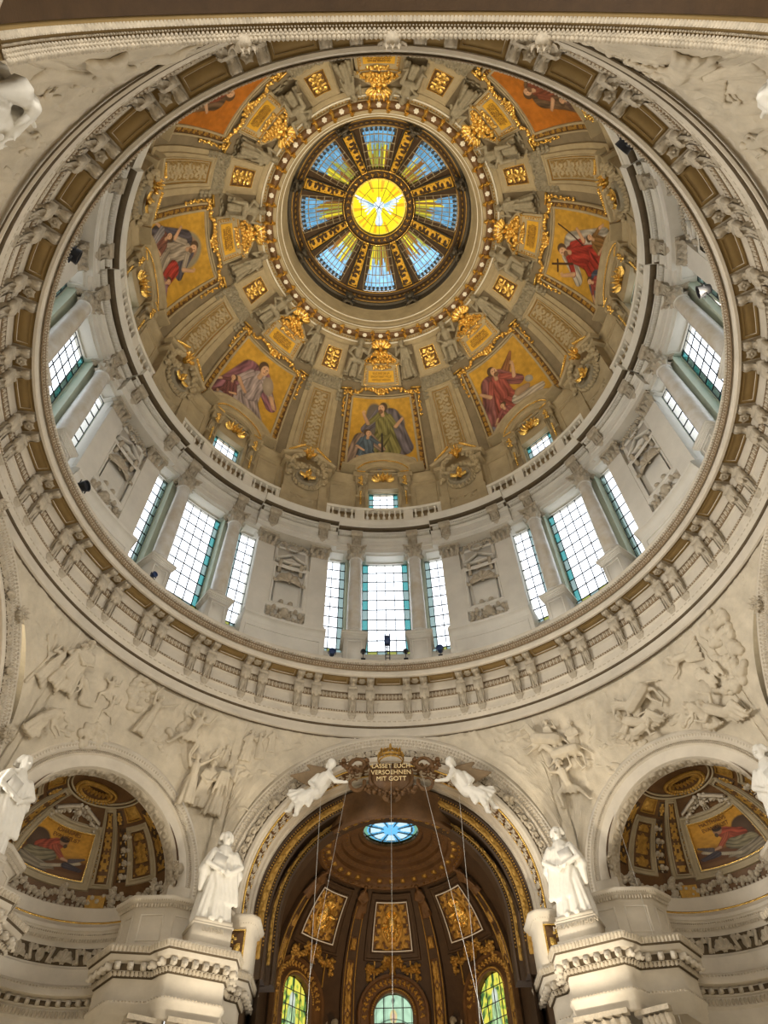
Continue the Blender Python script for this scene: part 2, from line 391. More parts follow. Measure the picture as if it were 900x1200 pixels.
EGG, LEAF, ROS, BOX, MODI, KEYC, BALU, CAPI, SHELL, MASK = P_egg(), P_leaf(), P_rosette(), P_box(), P_modillion(), P_keyconsole(), P_baluster(), P_capital(), P_shell(), P_mask()
LUMPS = [P_lump(k) for k in range(5)]
# ------------------------------------------------------------------ carved foliage height field
def foli(x, y, k=0.):
    """scrolling acanthus relief, x and y in scroll units; returns 0..1"""
    cx = np.floor(x); lx = x-cx-.5; ly = y-np.floor(y)-.5; sg = np.where((cx+np.floor(y)) % 2 == 0, 1., -1.)
    r = np.hypot(lx, ly)*2; t = np.arctan2(ly, lx)*sg
    sp = np.cos(t-5.5*r+k)                                   # the spiral stem
    lv = np.cos(5*t+9*r)*.5+np.cos(13*t-4*r+k)*.25            # leaf lobes
    h = np.where(r < .28, .9-r, .5+.38*sp+.3*lv*np.clip(r*1.2, 0, 1))
    e = .5+.5*np.cos(8*PI*x)*np.cos(7*PI*y+1)
    h = np.where(r > 1.05, .25+.6*e, h)
    return np.clip(h, 0, 1)
def folirel(amp, sx, sy, k=0., sym=True):
    def f(U, V):
        u = np.abs(U-.5)*2 if sym else U
        edge = np.clip(np.minimum(np.minimum(U, 1-U)*sx, np.minimum(V, 1-V)*sy)*6, 0, 1)
        return amp*foli(u*(sx/2 if sym else sx)+(.0), V*sy, k)*edge
    return f

# ------------------------------------------------------------------ objects
def tag(o, label=None, cat=None, group=None, kind=None):
    if label: o['label'] = label
    if cat: o['category'] = cat
    if group: o['group'] = group
    if kind: o['kind'] = kind
    return o
def empty(name, label=None, cat=None, group=None, kind=None, loc=(0, 0, 0)):
    o = bpy.data.objects.new(name, None); COL.objects.link(o); o.location = loc; o.empty_display_size = .3
    return tag(o, label, cat, group, kind)
KIDS = {}
def children(o): return [c for c in bpy.data.objects if c.parent == o]
def copy_tree(o, az=None, parent=None, kids=None):
    """copy a thing with its parts and sub-parts, turned about the dome axis"""
    if kids is None:
        kids = {}
        for c in bpy.data.objects:
            if c.parent: kids.setdefault(c.parent.name, []).append(c)
    c = o.copy(); COL.objects.link(c)
    if parent: c.parent = parent
    for ch in kids.get(o.name, []): copy_tree(ch, None, c, kids)
    if az is not None: c.matrix_basis = Matrix.Rotation(-rad(az), 4, 'Z') @ o.matrix_basis
    return c
def meshobj(name, src, parent, loc=None, mw=None, mats=None):
    """another object sharing a mesh, placed by a matrix"""
    o = bpy.data.objects.new(name, src); COL.objects.link(o)
    if parent is not None: o.parent = parent
    if mw is not None: o.matrix_basis = mw
    return o
def piecemesh(name, piece, m, smooth=False):
    b = MB(); b.add(piece[0], piece[1]); o = b.build(name, m, None, smooth, 40 if smooth else None); me = o.data; bpy.data.objects.remove(o); return me
def mats4(S, u, v, s=1, rot=0, d=0.):
    P, X, Y, Z = frameof(S, np.array([float(u)]), np.array([float(v)])); P = (P-Y*d)[0]
    m = Matrix((X[0], Y[0], Z[0])).transposed().to_4x4(); m.translation = Vector(P)
    s = (s, s, s) if np.isscalar(s) else s
    return m @ Matrix.Rotation(rad(rot), 4, 'Y') @ Matrix.Diagonal((*s, 1))
def text(name, body, S, u, v, size, m, parent, rot=0, d=.03, ext=.01, sx=1.):
    c = bpy.data.curves.new(name, 'FONT'); c.body = body; c.size = size; c.align_x = 'CENTER'; c.align_y = 'CENTER'; c.extrude = ext; c.space_line = 1.05
    o = bpy.data.objects.new(name, c); COL.objects.link(o); dg = bpy.context.evaluated_depsgraph_get()
    me = bpy.data.meshes.new_from_object(o.evaluated_get(dg)); bpy.data.objects.remove(o); me.materials.clear(); me.materials.append(M[m])
    o = bpy.data.objects.new(name, me); COL.objects.link(o); o.parent = parent
    o['kind'] = 'stuff'; o.matrix_basis = mats4(S, u, v, 1, rot, d) @ Matrix.Rotation(rad(90), 4, 'X') @ Matrix.Diagonal((sx, 1, 1, 1)); return o
def soften(o, voxel, smooth=2):
    r = o.modifiers.new('remesh', 'REMESH'); r.mode = 'VOXEL'; r.voxel_size = voxel; r.use_smooth_shade = True
    if smooth: s = o.modifiers.new('smooth', 'SMOOTH'); s.iterations = smooth; s.factor = .5
    return o

# ================================================================== SETTING
POS = {0: 'at the bottom centre of the picture', 45: 'at the lower right of the picture', 90: 'at the right of the picture', 135: 'at the upper right of the picture',
       180: 'at the top centre of the picture', -135: 'at the upper left of the picture', -90: 'at the left of the picture', -45: 'at the lower left of the picture'}
def plan(a):
    a = (np.asarray(a, float)+45) % 90-45; x = np.abs(a)
    big = 17/np.cos(np.radians(np.minimum(x, 26.5))); dg = 19/np.cos(np.radians(np.minimum(45-x, 15.5)))
    big = 17/np.cos(np.radians(np.minimum(x, 32))); dg = 19/np.cos(np.radians(np.minimum(45-x, 20))); t = np.clip((x-24)/8, 0, 1); t = t*t*(3-2*t); return (1-t)*big+t*dg
def hlow(a, eb=0., ed=0., lo=13.2):
    a = (np.asarray(a, float)+45) % 90-45; x = np.abs(a)
    ub = 17*np.tan(np.radians(x)); ud = 19*np.tan(np.radians(45-x)); rb = 8.87+eb; rdg = 5.5+ed
    hb = np.where(ub < rb, 16.1+np.sqrt(np.maximum(rb**2-ub**2, 0)), lo); hd = np.where(ud < rdg, 16.3+np.sqrt(np.maximum(rdg**2-ud**2, 0)), lo)
    return np.maximum(hb, hd)
HT = 25.9
def Rpend(a, h):
    bb = 45-np.abs((np.asarray(a, float)+45) % 90-45); hl = 16.3+5.5*np.cos(PI/2*np.clip(bb/17, 0, 1)); s = np.clip((h-hl)/(HT-hl), 0, 1); s = s*s*(3-2*s)*.4+s*.6
    return plan(a)*(1-s)+17.4*s
def S_pend(a, h, d): return fc(Rpend(a, h)-d, a, h)
_nz = np.random.RandomState(5).rand(64, 64)
def vnoise(x, y):
    xi = np.floor(x).astype(int); yi = np.floor(y).astype(int); fx = x-xi; fy = y-yi; fx = fx*fx*(3-2*fx); fy = fy*fy*(3-2*fy); g = lambda a, b: _nz[a % 64, b % 64]
    return (g(xi, yi)*(1-fx)+g(xi+1, yi)*fx)*(1-fy)+(g(xi, yi+1)*(1-fx)+g(xi+1, yi+1)*fx)*fy
def relief_ground(x, y):     # rippled, rocky carving of the relief ground
    w = vnoise(x*.18, y*.5)*3; r = np.abs(vnoise(x*.45+w, y*1.2-w)-.5)*2; return (1-r)**3*1.1+.4*vnoise(x*1.3, y*2.5)+.5*vnoise(x*.2+9, y*.6)
# pendentive shell: four quadrants, smooth border and recessed relief ground
for q, nm in ((45, 'wall_pendentive_lower_right'), (-45, 'wall_pendentive_lower_left'), (135, 'wall_pendentive_upper_right'), (-135, 'wall_pendentive_upper_left')):
    b = MB(); na = 300; nh = 80
    U = np.linspace(q-45, q+45, na+1); A = np.repeat(U[:, None], nh+1, 1); T = np.linspace(0, 1, nh+1)[None]
    Hh = hlow(A)+T*(HT-hlow(A)); bord = (Hh > 25.15) | (Hh < hlow(A, .55, .35)) | (np.abs(A-q) > 35)*1 > 0
    relief = (Hh < 25.15) & (np.abs(A-q) < 36)
    gr = relief_ground(A*1.6, Hh*1.5); rt = np.clip((25.2-Hh)/.08, 0, 1)*np.clip((36.5-np.abs(A-q))/1.5, 0, 1); lo = np.clip((Hh-hlow(A, .3, .2))/.5, 0, 1); P = S_pend(A, Hh, rt*(-.10+.08*gr*lo)); F = gridF(na, nh)
    b.add(P.reshape(-1, 3), F, np.where(relief.ravel()[F].all(1), 1, 0))
    o = b.build(nm, ['stone', 'relief'], None, True, 50); tag(o, kind='structure')

# ---- ring cornice that carries the drum
ringobj = empty('trim_1', kind='structure')
prof = [(16.02, 29.95), (15.98, 29.75), (16.0, 29.5), (15.93, 29.42), (16.0, 29.2), (16.08, 29.05), (16.08, 28.8), (16.14, 28.72), (16.26, 28.72), (16.28, 28.84), (17.12, 28.84), (17.12, 28.3),
        (17.2, 28.25), (17.24, 27.75), (17.32, 27.68), (17.32, 26.98), (17.2, 26.92), (17.2, 26.78), (17.27, 26.7), (17.27, 26.32), (17.18, 26.28), (17.22, 26.1), (17.3, 25.98), (17.3, 25.9), (17.6, 25.86), (17.9, 26), (17.9, 29.95)]
b = MB(); sweep(b, RING, prof, 0, 360, 240, True, False); b.build('cornice_body', 'stone', ringobj, True, 30)
b = MB(); sweep(b, RING, [(17.1, 28.825), (16.3, 28.825), (16.3, 28.835), (17.1, 28.835)], 0, 360, 180); b.build('soffit_paint', 'soffit', ringobj)
b = MB(); sweep(b, RING, [(17.42, 25.16), (17.3, 25.2), (17.3, 25.36), (17.42, 25.40)], -360*0, 360, 200); b.build('lower_fillet', 'stone', ringobj, True, 30)
b = MB(); sweep(b, RING, [(17.44, 25.10), (17.385, 25.10), (17.385, 25.16), (17.44, 25.16)], 0, 360, 160); sweep(b, RING, [(17.44, 25.84), (17.29, 25.87), (17.29, 25.925), (17.44, 25.93)], 0, 360, 160); b.build('shadow_strip', 'recess_shade', ringobj)  # dark strips painting the shadow lines under cornice and fillet
S17 = S_cyl(17.2)
def around(n, off=0): return (np.arange(n)+off)*360/n
b = MB(); put(b, EGG, S_cyl(15.98), around(640), 29.55, (.055, .09, .11)); put(b, LEAF, S_cyl(16.0), around(520), 29.02, (.13, .11, .2)); put(b, EGG, S_cyl(15.99), around(760), 29.30, (.055, .08, .07)); tag(b.build('leaf_moulding', 'orn', ringobj), kind='stuff')
b = MB(); sweep(b, RING, [(17.235, 27.78), (17.19, 27.8), (17.15, 28.22), (17.2, 28.22)], 0, 360, 160); sweep(b, RING, [(15.99, 29.02), (15.955, 29.06), (15.96, 29.2), (15.92, 29.42), (15.955, 29.46), (15.98, 29.5)], 0, 360, 160); sweep(b, RING, [(17.2, 26.79), (17.18, 26.79), (17.18, 26.91), (17.2, 26.91)], 0, 360, 120); b.build('moulding_ground', 'umber', ringobj)  # umber bands paint the shade between eggs and leaves
b = MB(); put(b, LEAF, S_cyl(17.2), around(480), 27.80, (.16, .12, .42)); put(b, EGG, S_cyl(17.2), around(480, .5), 28.0, (.045, .1, .14)); tag(b.build('egg_moulding', 'orn', ringobj), kind='stuff')
b = MB(); put(b, EGG, S_cyl(17.2), around(700), 26.85, (.06, .09, .07)); put(b, BOX, S_cyl(17.25), around(360), 26.22, (.09, .06, .05)); tag(b.build('bead_moulding', 'orn', ringobj), kind='stuff')
mo = piecemesh('modillion', MODI, 'orn'); kc = piecemesh('frieze_console', KEYC, 'orn'); ro = piecemesh('rosette', P_rosette(6, 18), 'orn')
pn = MB(); patch(pn, lambda u, v, d: np.stack(np.broadcast_arrays(u, -d, v), -1), -.72, .72, 0, .62, 1, 1, .05, skirt=.06); pno = pn.build('frieze_panel', 'stone'); pnm = pno.data; bpy.data.objects.remove(pno)
cb = MB()
def soffit_coffer(a0, a1, ra=16.38, rb=17.02, z=28.83, dp=.16):
    bb = MB(); n = 6
    for (x0, x1, y0, y1, z0, z1) in ((a0, a1, ra, rb, z, z),):
        ring_ = []
        for o_, dz in ((0, 0), (.0, -.05), (.08, -.05), (.09, .0), (.16, .0)):
            k = o_/16.7*57.3; t = np.linspace(0, 1, n+1)
            A = np.concatenate([a0+k+(a1-a0-2*k)*t, (a1-k)+0*t[1:-1][:1], a1-k-(a1-a0-2*k)*t]); Rr = np.concatenate([np.full(n+1, ra+o_), [(ra+rb)/2], np.full(n+1, rb-o_)])
            ring_.append(fc(Rr, A, z+dz+0*A))
        m = len(ring_[0]); kk = np.arange(m); kn = (kk+1) % m
        for r in range(4): bb.add(np.concatenate([ring_[r], ring_[r+1]]), np.stack([kk, kn, kn+m, kk+m], 1), 1 if r == 2 else 0)
    return bb
for k in range(32):
    a = 5.625+11.25*k; da = 1.82
    for s in (-1, 1):
        meshobj('modillion', mo, ringobj, mw=mats4(S_cyl(17.12), a+s*da, 28.82, (.42, .78, .62)))
        meshobj('frieze_console', kc, ringobj, mw=mats4(S_cyl(17.3), a+s*da, 26.15, (1.55, .95, 2.2)))
    meshobj('rosette', ro, ringobj, mw=mats4(lambda u, v, d: fc(-v, u, 28.8-d), a, -16.72, .24))
    meshobj('frieze_panel', pnm, ringobj, mw=mats4(S_cyl(17.34), a+5.625, 27.03, (1., 1, 1)))
cf = soffit_coffer(2.9-5.625*0, 8.35-0*5.625)
cfo = cf.build('soffit_coffer', ['soffit', 'stone'], ringobj); 
for k in range(32):
    a = -5.625+11.25*k
    c = cfo if k == 0 else cfo.copy()
    if k: COL.objects.link(c)
    c.matrix_basis = Matrix.Rotation(-rad(a+5.625*0-0.0), 4, 'Z')   # coffer mesh is centred on 5.625 degrees

# ---- big arches (four) and diagonal arches (four)
def S_st(D, hc, az=0):
    P = S_plane(D, az)
    def f(u, v, d):
        u = np.asarray(u, float); t = np.radians(np.clip(u, -90, 90)); ex = np.maximum(np.abs(u)-90, 0)*.12
        return P(v*np.sin(t), hc+v*np.cos(t)-ex, d)
    return f
def bigarch(az, idx, full=True):
    r = empty('trim_%d' % idx, kind='structure'); S = S_st(17 if full else 17.22, 16.1, az); A = lambda u, p, q: S(u, p, q)
    b = MB(); e = 98
    pr = [(9.6, -1.0), (9.05, -.06), (8.95, .04), (8.87, .10), (8.72, .16), (8.66, .10), (8.55, .10), (8.47, .03), (8.32, .03), (8.25, .12), (8.18, .12), (8.1, -.02), (7.62, -.02), (7.58, .07), (7.42, .10), (7.3, .04), (7.3, -.10), (7.22, -.12), (7.22, -1.05), (7.12, -1.1), (7.0, -1.12), (7.0, -1.5), (6.9, -1.5), (6.9, -1.9), (8.95, -1.9)]
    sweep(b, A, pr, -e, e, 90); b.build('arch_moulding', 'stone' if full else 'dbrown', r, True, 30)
    b = MB(); L = np.linspace(-88, 88, 150); put(b, EGG, S, L, 8.60, (.07, .09, .06), d=.08); put(b, LEAF, S, np.linspace(-88, 88, 130), 8.36, (.18, .16, .16), d=.02); put(b, EGG, S, np.linspace(-88, 88, 220), 8.21, (.045, .07, .05), d=.1)
    tag(b.build('bead_moulding', 'orn', r), kind='stuff')
    b = MB(); S2 = S
    for s in (-1, 1):
        patch(b, S2, 0, s*97, 7.64, 8.08, 280, 12, -.02, folirel(.22, 26, 1, 0, False), 0, 1, .045, skirt=.03)
    tag(b.build('foliage_band', ['recess_shade', 'orn'], r, True), kind='stuff')  # low parts coloured dark as shade between the leaves
    if not full:
        def sf_(u, v, d): return S(u, 7.22-d, v)
        b = MB(); sweep(b, A, [(7.25, -.2), (7.25, .42), (7.6, .42), (7.6, -.2)], -e, e, 90); b.build('soffit_fascia', 'soffit', r)
        b = MB(); put(b, LEAF, sf_, np.linspace(-97, 97, 220), -.02, (.13, .14, .18)); put(b, LUMPS[0], sf_, np.linspace(-97, 97, 190), .36, (.12, .14, .13)); put(b, EGG, sf_, np.linspace(-97, 97, 280), .20, (.03, .05, .03)); tag(b.build('soffit_ornament', 'orn', r), kind='stuff')
    rm = piecemesh('arch_boss', LUMPS[1], 'orn')
    for t in (-78, -52, -27, 27, 52, 78): meshobj('arch_boss', rm, r, mw=mats4(S, t, 7.86, (.34, .5, .34), d=.08))
    if full:
        def soff(u, v, d): return S(u, 7.2-d, -v)
        b = MB()
        for s in (-1, 1): patch(b, soff, 0, s*97, .16, .98, 240, 14, 0.0, folirel(.16, 22, 2, 1, False), 0, 1, .085, skirt=.02)
        o = b.build('lattice_soffit', ['brown', 'orn'], r, True); tag(o, 'gilded lattice lining of the arch soffit')
        b = MB()
        for q in (.13, 1.0): sweep(b, A, [(7.2, -q-.03), (7.12, -q-.03), (7.12, -q+.03), (7.2, -q+.03)], -e, e, 90)
        b.build('gilt_fillet', 'gold', r)
    return r
bigarch(0, 2); bigarch(90, 3); bigarch(-90, 4); ra_ = bigarch(180, 5, False)
mk = piecemesh('mask', MASK, 'orn')
for az, ts in ((180, (-33, 0, 33)), (90, (-70, -35, 0, 35, 70)), (-90, (-70, -35, 0, 35, 70))):
    par = bpy.data.objects['trim_5' if az == 180 else ('trim_3' if az == 90 else 'trim_4')]
    for t in ts: meshobj('mask', mk, par, mw=mats4(S_st(17, 16.1, az), t, 8.5 if az != 180 else 7.3, .36, d=.3 if az == 180 else .2))
def diagarch(az, idx):
    r = empty('trim_%d' % idx, kind='structure'); S = S_st(19, 16.3, az); A = lambda u, p, q: S(u, p, q)
    b = MB(); pr = [(6.2, -1.1), (5.7, -.06), (5.6, .06), (5.5, .12), (5.36, .16), (5.3, .10), (5.2, .10), (5.12, .0), (4.98, .0), (4.95, .08), (4.88, .08), (4.82, -.02), (4.26, -.02), (4.22, -.1), (4.2, -.9), (5.6, -.9)]
    sweep(b, A, pr, -100, 100, 80); b.build('arch_moulding', 'stone', r, True, 30)
    b = MB(); put(b, LEAF, S, np.linspace(-90, 90, 110), 5.22, (.16, .16, .16), d=.06); put(b, EGG, S, np.linspace(-90, 90, 170), 5.05, (.05, .08, .05), d=.0)
    put(b, EGG, S, np.linspace(-90, 90, 170), 4.92, (.04, .07, .04), d=.07); tag(b.build('bead_moulding', 'orn', r), kind='stuff')
    def soff(u, v, d): return S(u, 4.2-d, -v)
    b = MB()
    for s in (-1, 1): patch(b, soff, 0, s*98, .2, .85, 150, 10, 0.0, folirel(.12, 14, 1, 2, False), skirt=.02)
    tag(b.build('foliage_soffit', 'orn', r, True), kind='stuff')
for i, a in enumerate((45, -45, 135, -135)): diagarch(a, 6+i)

# ---- diagonal niches with semidomes
def niche(az, idx, mosaic):
    r = empty('trim_%d' % idx, kind='structure'); N = NR(20.3, az)
    b = MB()
    pr = [(4.2, 16.45), (4.15, 16.4), (4.15, 15.78), (4.1, 15.72), (4.08, 15.62), (3.98, 15.55), (3.85, 15.42), (3.72, 15.36), (3.7, 15.2), (3.78, 15.14), (3.8, 15.0), (3.98, 14.86), (4.05, 14.7), (4.1, 14.62), (4.12, 13.78), (4.05, 13.7), (4.05, 13.05), (3.95, 12.98),
          (3.8, 12.95), (3.6, 12.8), (3.52, 12.62), (3.52, 12.45), (3.6, 12.42), (3.9, 12.4), (3.92, 12.1), (4.0, 12.05), (4.02, 11.7), (4.1, 11.6), (4.12, 9.0), (5.2, 9.0), (5.2, 16.45)]
    sweep(b, N, pr, -108, 108, 72); b.build('niche_wall', 'stone', r, True, 30)
    b = MB(); sweep(b, N, [(4.06, 15.74), (4.12, 15.74), (4.12, 15.66), (4.06, 15.66)], -104, 104, 60); b.build('gilt_fillet', 'gold', r)
    SN = lambda R: S_ncyl(20.3, R, az)
    b = MB(); u = np.linspace(-100, 100, 130); put(b, EGG, SN(3.80), u, 15.06, (.05, .07, .05)); put(b, LEAF, SN(3.95), np.linspace(-100, 100, 110), 14.78, (.13, .12, .16)); put(b, LEAF, SN(3.62), np.linspace(-100, 100, 90), 12.62, (.15, .14, .22))
    put(b, LEAF, SN(3.98), np.linspace(-100, 100, 80), 11.74, (.16, .2, .3)); tag(b.build('leaf_moulding', 'orn', r), kind='stuff')
    dm = piecemesh('dentil_block', P_box(), 'stone')
    for t in np.linspace(-96, 96, 30): meshobj('dentil_block', dm, r, mw=mats4(SN(3.82), t, 12.24, (.09, .16, .1)))
    b = MB(); sweep(b, N, [(4.115, 13.84), (4.09, 13.84), (4.09, 14.58), (4.115, 14.58)], -108, 108, 60); sweep(b, N, [(3.94, 12.16), (3.90, 12.16), (3.90, 12.36), (3.94, 12.36)], -108, 108, 60); b.build('frieze_ground', 'recess_shade', r)  # painted shade behind the shells and dentil blocks
    # shell frieze
    b = MB(); SF = SN(4.1)
    for t in np.arange(-90, 91, 30.0):
        put(b, SHELL, SF, t, 13.92, (.46, -.42, .62)); put(b, ROS, SF, t, 13.96, (.14, .3, .12), d=.1)
        for s in (-1, 1):
            b2 = t+s*9.6; put(b, P_extrude([(0, 0), (-.14, .05), (-.1, .35), (-.16, .66), (0, .7)], .07), SF, b2, 13.86, (1, 1, 1), rot=s*-14); put(b, ROS, SF, t+s*8.4, 14.46, (.14, .3, .14)); put(b, ROS, SF, t+s*7.6, 13.98, (.12, .3, .12))
        put(b, LEAF, SF, t+15, 13.88, (.40, .4, .66)); put(b, EGG, SF, t+15, 14.22, (.11, .26, .24))
        put(b, LEAF, SF, t+15+np.array([-3.6, 3.6]), 14.55, (.3, .35, .4), rot=180)
    tag(b.build('shell_frieze', 'orn', r, False), kind='stuff')
    # semidome
    S4 = S_sph(20.3, 16.4, 4.45, az)
    b = MB(); patch(b, S4, -112, 112, 0, 89.5, 70, 30, skirt=0); b.build('semidome_shell', 'brown', r, True)
    kd = 57.3/4.4
    b = MB(); mould(b, S4, -26, 26, 16.5, 45.5, kd*1.1, kd, [(0, .03), (0, .12), (.06, .12), (.08, .05), (.26, .05), (.28, .14), (.36, .14), (.40, 0)], 14, 8); b.build('mosaic_frame', 'domest', r, False)
    for s in (-1, 1):
        b = MB(); mould(b, S4, s*68-8, s*68+8, 18, 47, kd*1.2, kd, [(-.02, .0), (-.02, .05), (0, .09), (.06, .09), (.08, .03), (.16, .03), (.18, .08), (.24, .08), (.27, 0)], 4, 8); b.build('palm_panel_frame', 'domest', r)
        b = MB(); patch(b, S4, s*68-7.5, s*68+7.5, 18.5, 46.5, 14, 30, .01, folirel(.12, 2, 4, .5), 0, 1, .05, skirt=.02); b.build('palm_panel', ['brown', 'dgold'], r, True)
        b = MB(); mould(b, S4, s*68-8, s*68+8, 54, 63, kd*1.6, kd, [(0, .0), (0, .07), (.06, .07), (.08, 0)], 4, 4); patch(b, S4, s*68-7.5, s*68+7.5, 54.3, 62.7, 10, 10, .01, folirel(.1, 2, 1, .5), 0, 0, skirt=.02); b.build('small_panel', 'dgold', r)
        for o_, w_ in ((38.5, 4.2),):
            b = MB(); patch(b, S4, s*o_-w_, s*o_+w_, 16, 62, 8, 36, .05, folirel(.10, 1, 7, 1.), 0, 1, .06, skirt=.06); mould(b, S4, s*o_-w_, s*o_+w_, 16, 62, kd*1.3, kd, [(0, .05), (0, .14), (.05, .14), (.07, .05), (.14, .05), (.16, .11), (.2, .11), (.22, 0)], 3, 14, 2); b.build('rib', ['brown', 'dgold', 'domest'], r, False)
        for q0, q1, v0, v1 in ((48.5, 56, 17, 50), (82, 92, 17, 58), (29.5, 33, 18, 46), (46, 54, 52, 62)):
            b = MB(); patch(b, S4, *sorted((s*q0, s*q1)), v0, v1, 10, 40, .01, folirel(.12, 1, 5 if v1 < 60 else 2, q0), 0, 1, .06, skirt=.02); b.build('gilt_relief_strip', ['dbrown', 'dgold'], r, True)
        b = MB(); put(b, LUMPS[2], S4, s*np.array([52, 54, 53, 55]), [20, 28, 36, 44], (.28, .3, .28)); b.build('hanging_foliage', 'orn', r)
    # crowning scroll above the mosaic, oval medallion and ribs to it
    b = MB()
    for s in (-1, 1):
        for k in range(9):
            t = k/8; put(b, LUMPS[k % 5], S4, s*(4+20*t), 53+7*math.sin(PI*(1-t)*.5)-4*t, (.2, .3, .2))
        sweep(b, lambda u, p, q: S4(s*u, 52+9*np.cos(np.radians(u*3.2))+p, q), [(0, 0), (0, .25), (1.6, .25), (1.6, 0)], 6, 28, 14)
    put(b, MASK, S4, 0, 56, (.28, .4, .28)); b.build('crest_scrolls', 'orn', r)
    b = MB(); th = np.linspace(0, 360, 49)[:-1]
    for ro_, hh, mm in ((1.0, .10, 'domest'), (.8, .08, 'dgold')):
        rx, ry = 34*ro_, 7.5*ro_
        put(b, EGG, S4, rx*np.sin(np.radians(th))*1.5, 74+ry*np.cos(np.radians(th)), (.10, .12, .10), d=.02)
    for k in range(10): put(b, LEAF, S4, (k-4.5)*9, 71.5, (.22, .25, .5))
    b.build('oval_medallion', 'dgold', r)
    b = MB()
    for k in (0, .12): sweep(b, lambda u, p, q: S4(u*1.0, p, q), [(64.5+k*20, 0), (64.5+k*20, .1), (65.6+k*20, .1), (65.6+k*20, 0)], -108, 108, 60)
    b.build('ring_moulding', 'domest', r)
    # festoons at the springing
    b = MB()
    for t0 in np.arange(-96, 97, 32.0):
        for k in range(9):
            f = k/8-.5; put(b, LUMPS[k % 5], S4, t0+f*30, 9.5-6*(1-4*f*f)+1.5, (.24, .34, .24))
        put(b, MASK, S4, t0+16, 9, (.26, .4, .3)); put(b, LUMPS[3], S4, t0+16, 3.5, (.3, .35, .3))
    for t in np.linspace(-100, 100, 70): put(b, LEAF, S4, t, .8, (.16, .2, .22))
    b.build('festoon', 'orn', r)
    b = MB()
    for t in (-38.5, 38.5): patch(b, S4, t-6, t+6, .5, 9, 2, 4, .16, skirt=.16)
    b.build('gilt_block', 'dgold', r)
    return r
niche(45, 10, None); niche(-45, 11, None)

# ---- piers between the arches: attic with pedestal, main entablature, pilasters
def mitre(pts, off):
    p = np.array(pts, float); n = len(p); out = []
    for i in range(n):
        d0 = p[i]-p[i-1] if i else p[1]-p[0]; d1 = p[i+1]-p[i] if i < n-1 else p[-1]-p[-2]
        d0 = d0/np.linalg.norm(d0); d1 = d1/np.linalg.norm(d1); n0 = np.array([d0[1], -d0[0]]); n1 = np.array([d1[1], -d1[0]])
        m = n0+n1; m /= np.linalg.norm(m); out.append(p[i]+m*off/max(.35, m@n0))
    return np.array(out)
def pathsweep(mb, pts, prof, mi=0):
    """pts plan polyline (x right, y toward axis is on the RIGHT of travel); prof [(offset,h)]"""
    rows = []
    for o_, h in prof:
        q = mitre(pts, o_); rows.append(np.column_stack([q, np.full(len(q), h)]))
    n = len(pts); V = np.concatenate(rows); m = len(prof); i, j = np.meshgrid(np.arange(m-1), np.arange(n-1), indexing='ij'); i = i.ravel(); j = j.ravel()
    mb.add(V, np.stack([i*n+j, i*n+j+1, (i+1)*n+j+1, (i+1)*n+j], 1), mi)
def alongpath(pts, off, step):
    q = mitre(pts, off); out = []
    for i in range(len(q)-1):
        d = q[i+1]-q[i]; L = np.linalg.norm(d); k = max(1, int(L/step)); d /= L
        for t in (np.arange(k)+.5)/k: out.append((*(q[i]+d*L*t), math.atan2(d[1], d[0])))
    return out
def putpath(mb, piece, pts, off, step, h, s):
    for x, y, a in alongpath(pts, off, step):
        v = piece[0]*np.array(s); c, q = math.cos(a), math.sin(a)
        mb.add(np.stack([v[:, 0]*c-v[:, 1]*q+x, v[:, 0]*q+v[:, 1]*c+y, v[:, 2]+h], 1), piece[1])
def pc(a, R): return (R*math.sin(rad(a)), R*math.cos(rad(a)))
